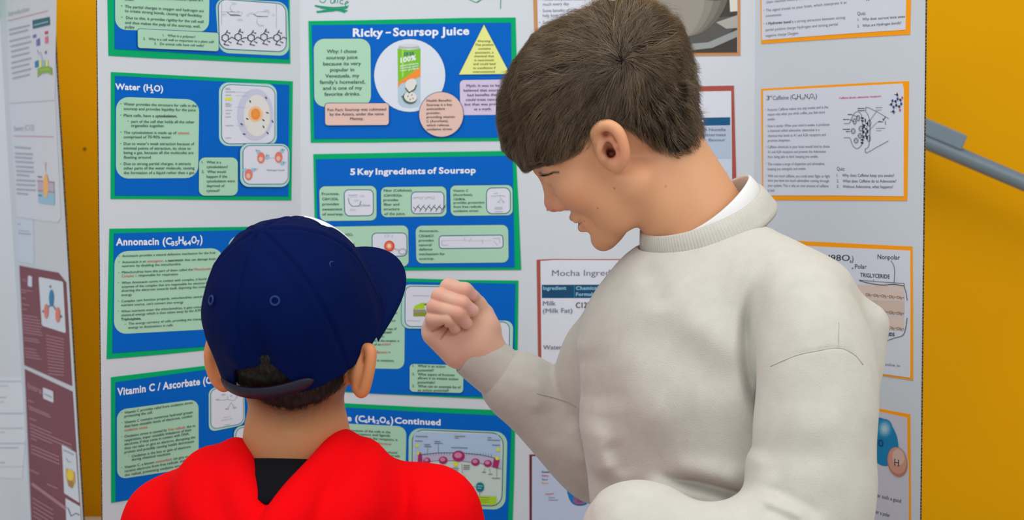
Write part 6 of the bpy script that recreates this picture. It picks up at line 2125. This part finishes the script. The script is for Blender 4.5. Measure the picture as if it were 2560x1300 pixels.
put('strap', YO + np.array(Vq) @ YA, np.array(Fq), STRAPM, cap)

# black T-shirt neckline
KC = PX(742, 1160, 1.838)
KN = nrmz(V3(.02, .93, .36))
K1 = nrmz(np.cross(KN, V3(0, 0, 1))); K1 = K1 if K1[0] > 0 else -K1
K2 = np.cross(KN, K1)
prof = [(.0500, .008), (.0515, .0105), (.0540, .009), (.060, -.006), (.080, -.030), (.095, -.060), (.085, -.070), (.060, -.03), (.051, -.01)]
Vq, Fq = ring_band(KC, K1, K2, KN, prof, 160)
put('t_shirt', Vq, Fq, BLKT, kid)

# red hoodie
def hoodie(P):
    d = d_ell(P, PX(748, 1500, 1.85), (.150, .105, .095))
    d = smin(d, d_ell(P, PX(750, 1640, 1.858), (.162, .20, .112)), .06)
    d = smin(d, d_ell(P, PX(752, 1880, 1.86), (.150, .09, .122)), .05)
    d = smin(d, d_chain(P, [(PX(615, 1262, 1.842), .044), (PX(520, 1280, 1.845), .049), (PX(436, 1318, 1.845), .0510), (PX(385, 1500, 1.85), .052), (PX(375, 1720, 1.86), .049), (PX(412, 1965, 1.842), .040)], .02), .04)
    d = smin(d, d_chain(P, [(PX(872, 1262, 1.836), .044), (PX(980, 1275, 1.828), .0465), (PX(1072, 1298, 1.815), .0525), (PX(1115, 1500, 1.82), .052), (PX(1126, 1720, 1.83), .049), (PX(1090, 1965, 1.812), .040)], .02), .04)
    # sleeve-side pull folds
    d = d + fold(P, [(985, 1165), (1012, 1230), (1020, 1420)], .006, 20, 1.775) - fold(P, [(940, 1150), (965, 1230), (970, 1420)], .004, 26, 1.775)
    d = d + fold(P, [(500, 1170), (480, 1240), (490, 1330)], .004, 24, 1.80)
    # neck opening
    d = smax(d, -d_ell(P, PX(735, 1150, 1.80), (.064, .055, .062)), .012)
    d = smax(d, -d_cap(P, PX(735, 1180, 1.76), PX(690, 1290, 1.735), .040, .012), .012)
    # hood lying open: two thick rolls that meet low on the back, and the pouch between
    d = smin(d, d_chain(P, HD_L2, .02), .024)
    d = smin(d, d_chain(P, HD_R2, .02), .024)
    d = smin(d, d_chain(P, HD_P, .015), .012)
    d = smin(d, d_chain(P, HD_L, .01), .010)
    d = smin(d, d_chain(P, HD_R, .01), .007)
    return d + (.0014 * wob(P, 26, 41) + .0008 * wob(P, 60, 42)).astype(F32)
HD_L = schain([(PX(600, 1132, 1.850), .010), (PX(588, 1136, 1.815), .0145), (PX(588, 1180, 1.785), .0185), (PX(602, 1240, 1.757), .020), (PX(628, 1310, 1.738), .021), (PX(662, 1400, 1.728), .022)], 4)
HD_R = schain([(PX(866, 1118, 1.850), .010), (PX(862, 1108, 1.810), .0105), (PX(842, 1138, 1.782), .0150), (PX(800, 1192, 1.757), .0185), (PX(748, 1264, 1.735), .022), (PX(700, 1345, 1.720), .025), (PX(672, 1420, 1.715), .027)], 4)
HD_L2 = schain([(PX(575, 1165, 1.845), .014), (PX(528, 1190, 1.81), .022), (PX(530, 1270, 1.775), .028), (PX(590, 1390, 1.745), .032)], 4)
HD_R2 = schain([(PX(895, 1150, 1.838), .012), (PX(900, 1165, 1.80), .019), (PX(885, 1230, 1.77), .028), (PX(830, 1330, 1.745), .034)], 4)
HD_P = schain([(PX(650, 1222, 1.785), .010), (PX(678, 1232, 1.776), .013), (PX(706, 1258, 1.768), .014), (PX(700, 1310, 1.752), .022)], 3)
hd = put('hoodie', *sdf_mesh(hoodie, (-.48, -.66, 1.66), (.05, -.17, 2.0), .0026), RED, kid)

def joggers(P):
    d = d_ell(P, PX(748, 1830, 1.86), (.125, .10, .105))
    for hip, knee, ank, toe in KIDLEGS:
        d = smin(d, d_chain(P, [(hip, .076), (knee, .058), (ank + V3(0, .012, 0), .044)], .02), .03)
    return d
put('joggers', *sdf_mesh(joggers, (-.42, -1.45, 1.68), (.0, -.45, 2.06), .008), SWP, kid)
for hip, knee, ank, toe in KIDLEGS:
    def kshoe(P, ank=ank, toe=toe):
        d = d_cap(P, ank - V3(0, .022, 0), toe, .040, .032)
        d = smin(d, d_cap(P, ank, ank - V3(0, .03, 0), .036, .040), .02)
        return smax(d, -(P @ AXU32 + CZ32), .004)
    put('sneaker', *sdf_mesh(kshoe, np.minimum(ank, toe) - .07, np.maximum(ank, toe) + .08, .006), SHOE, kid)
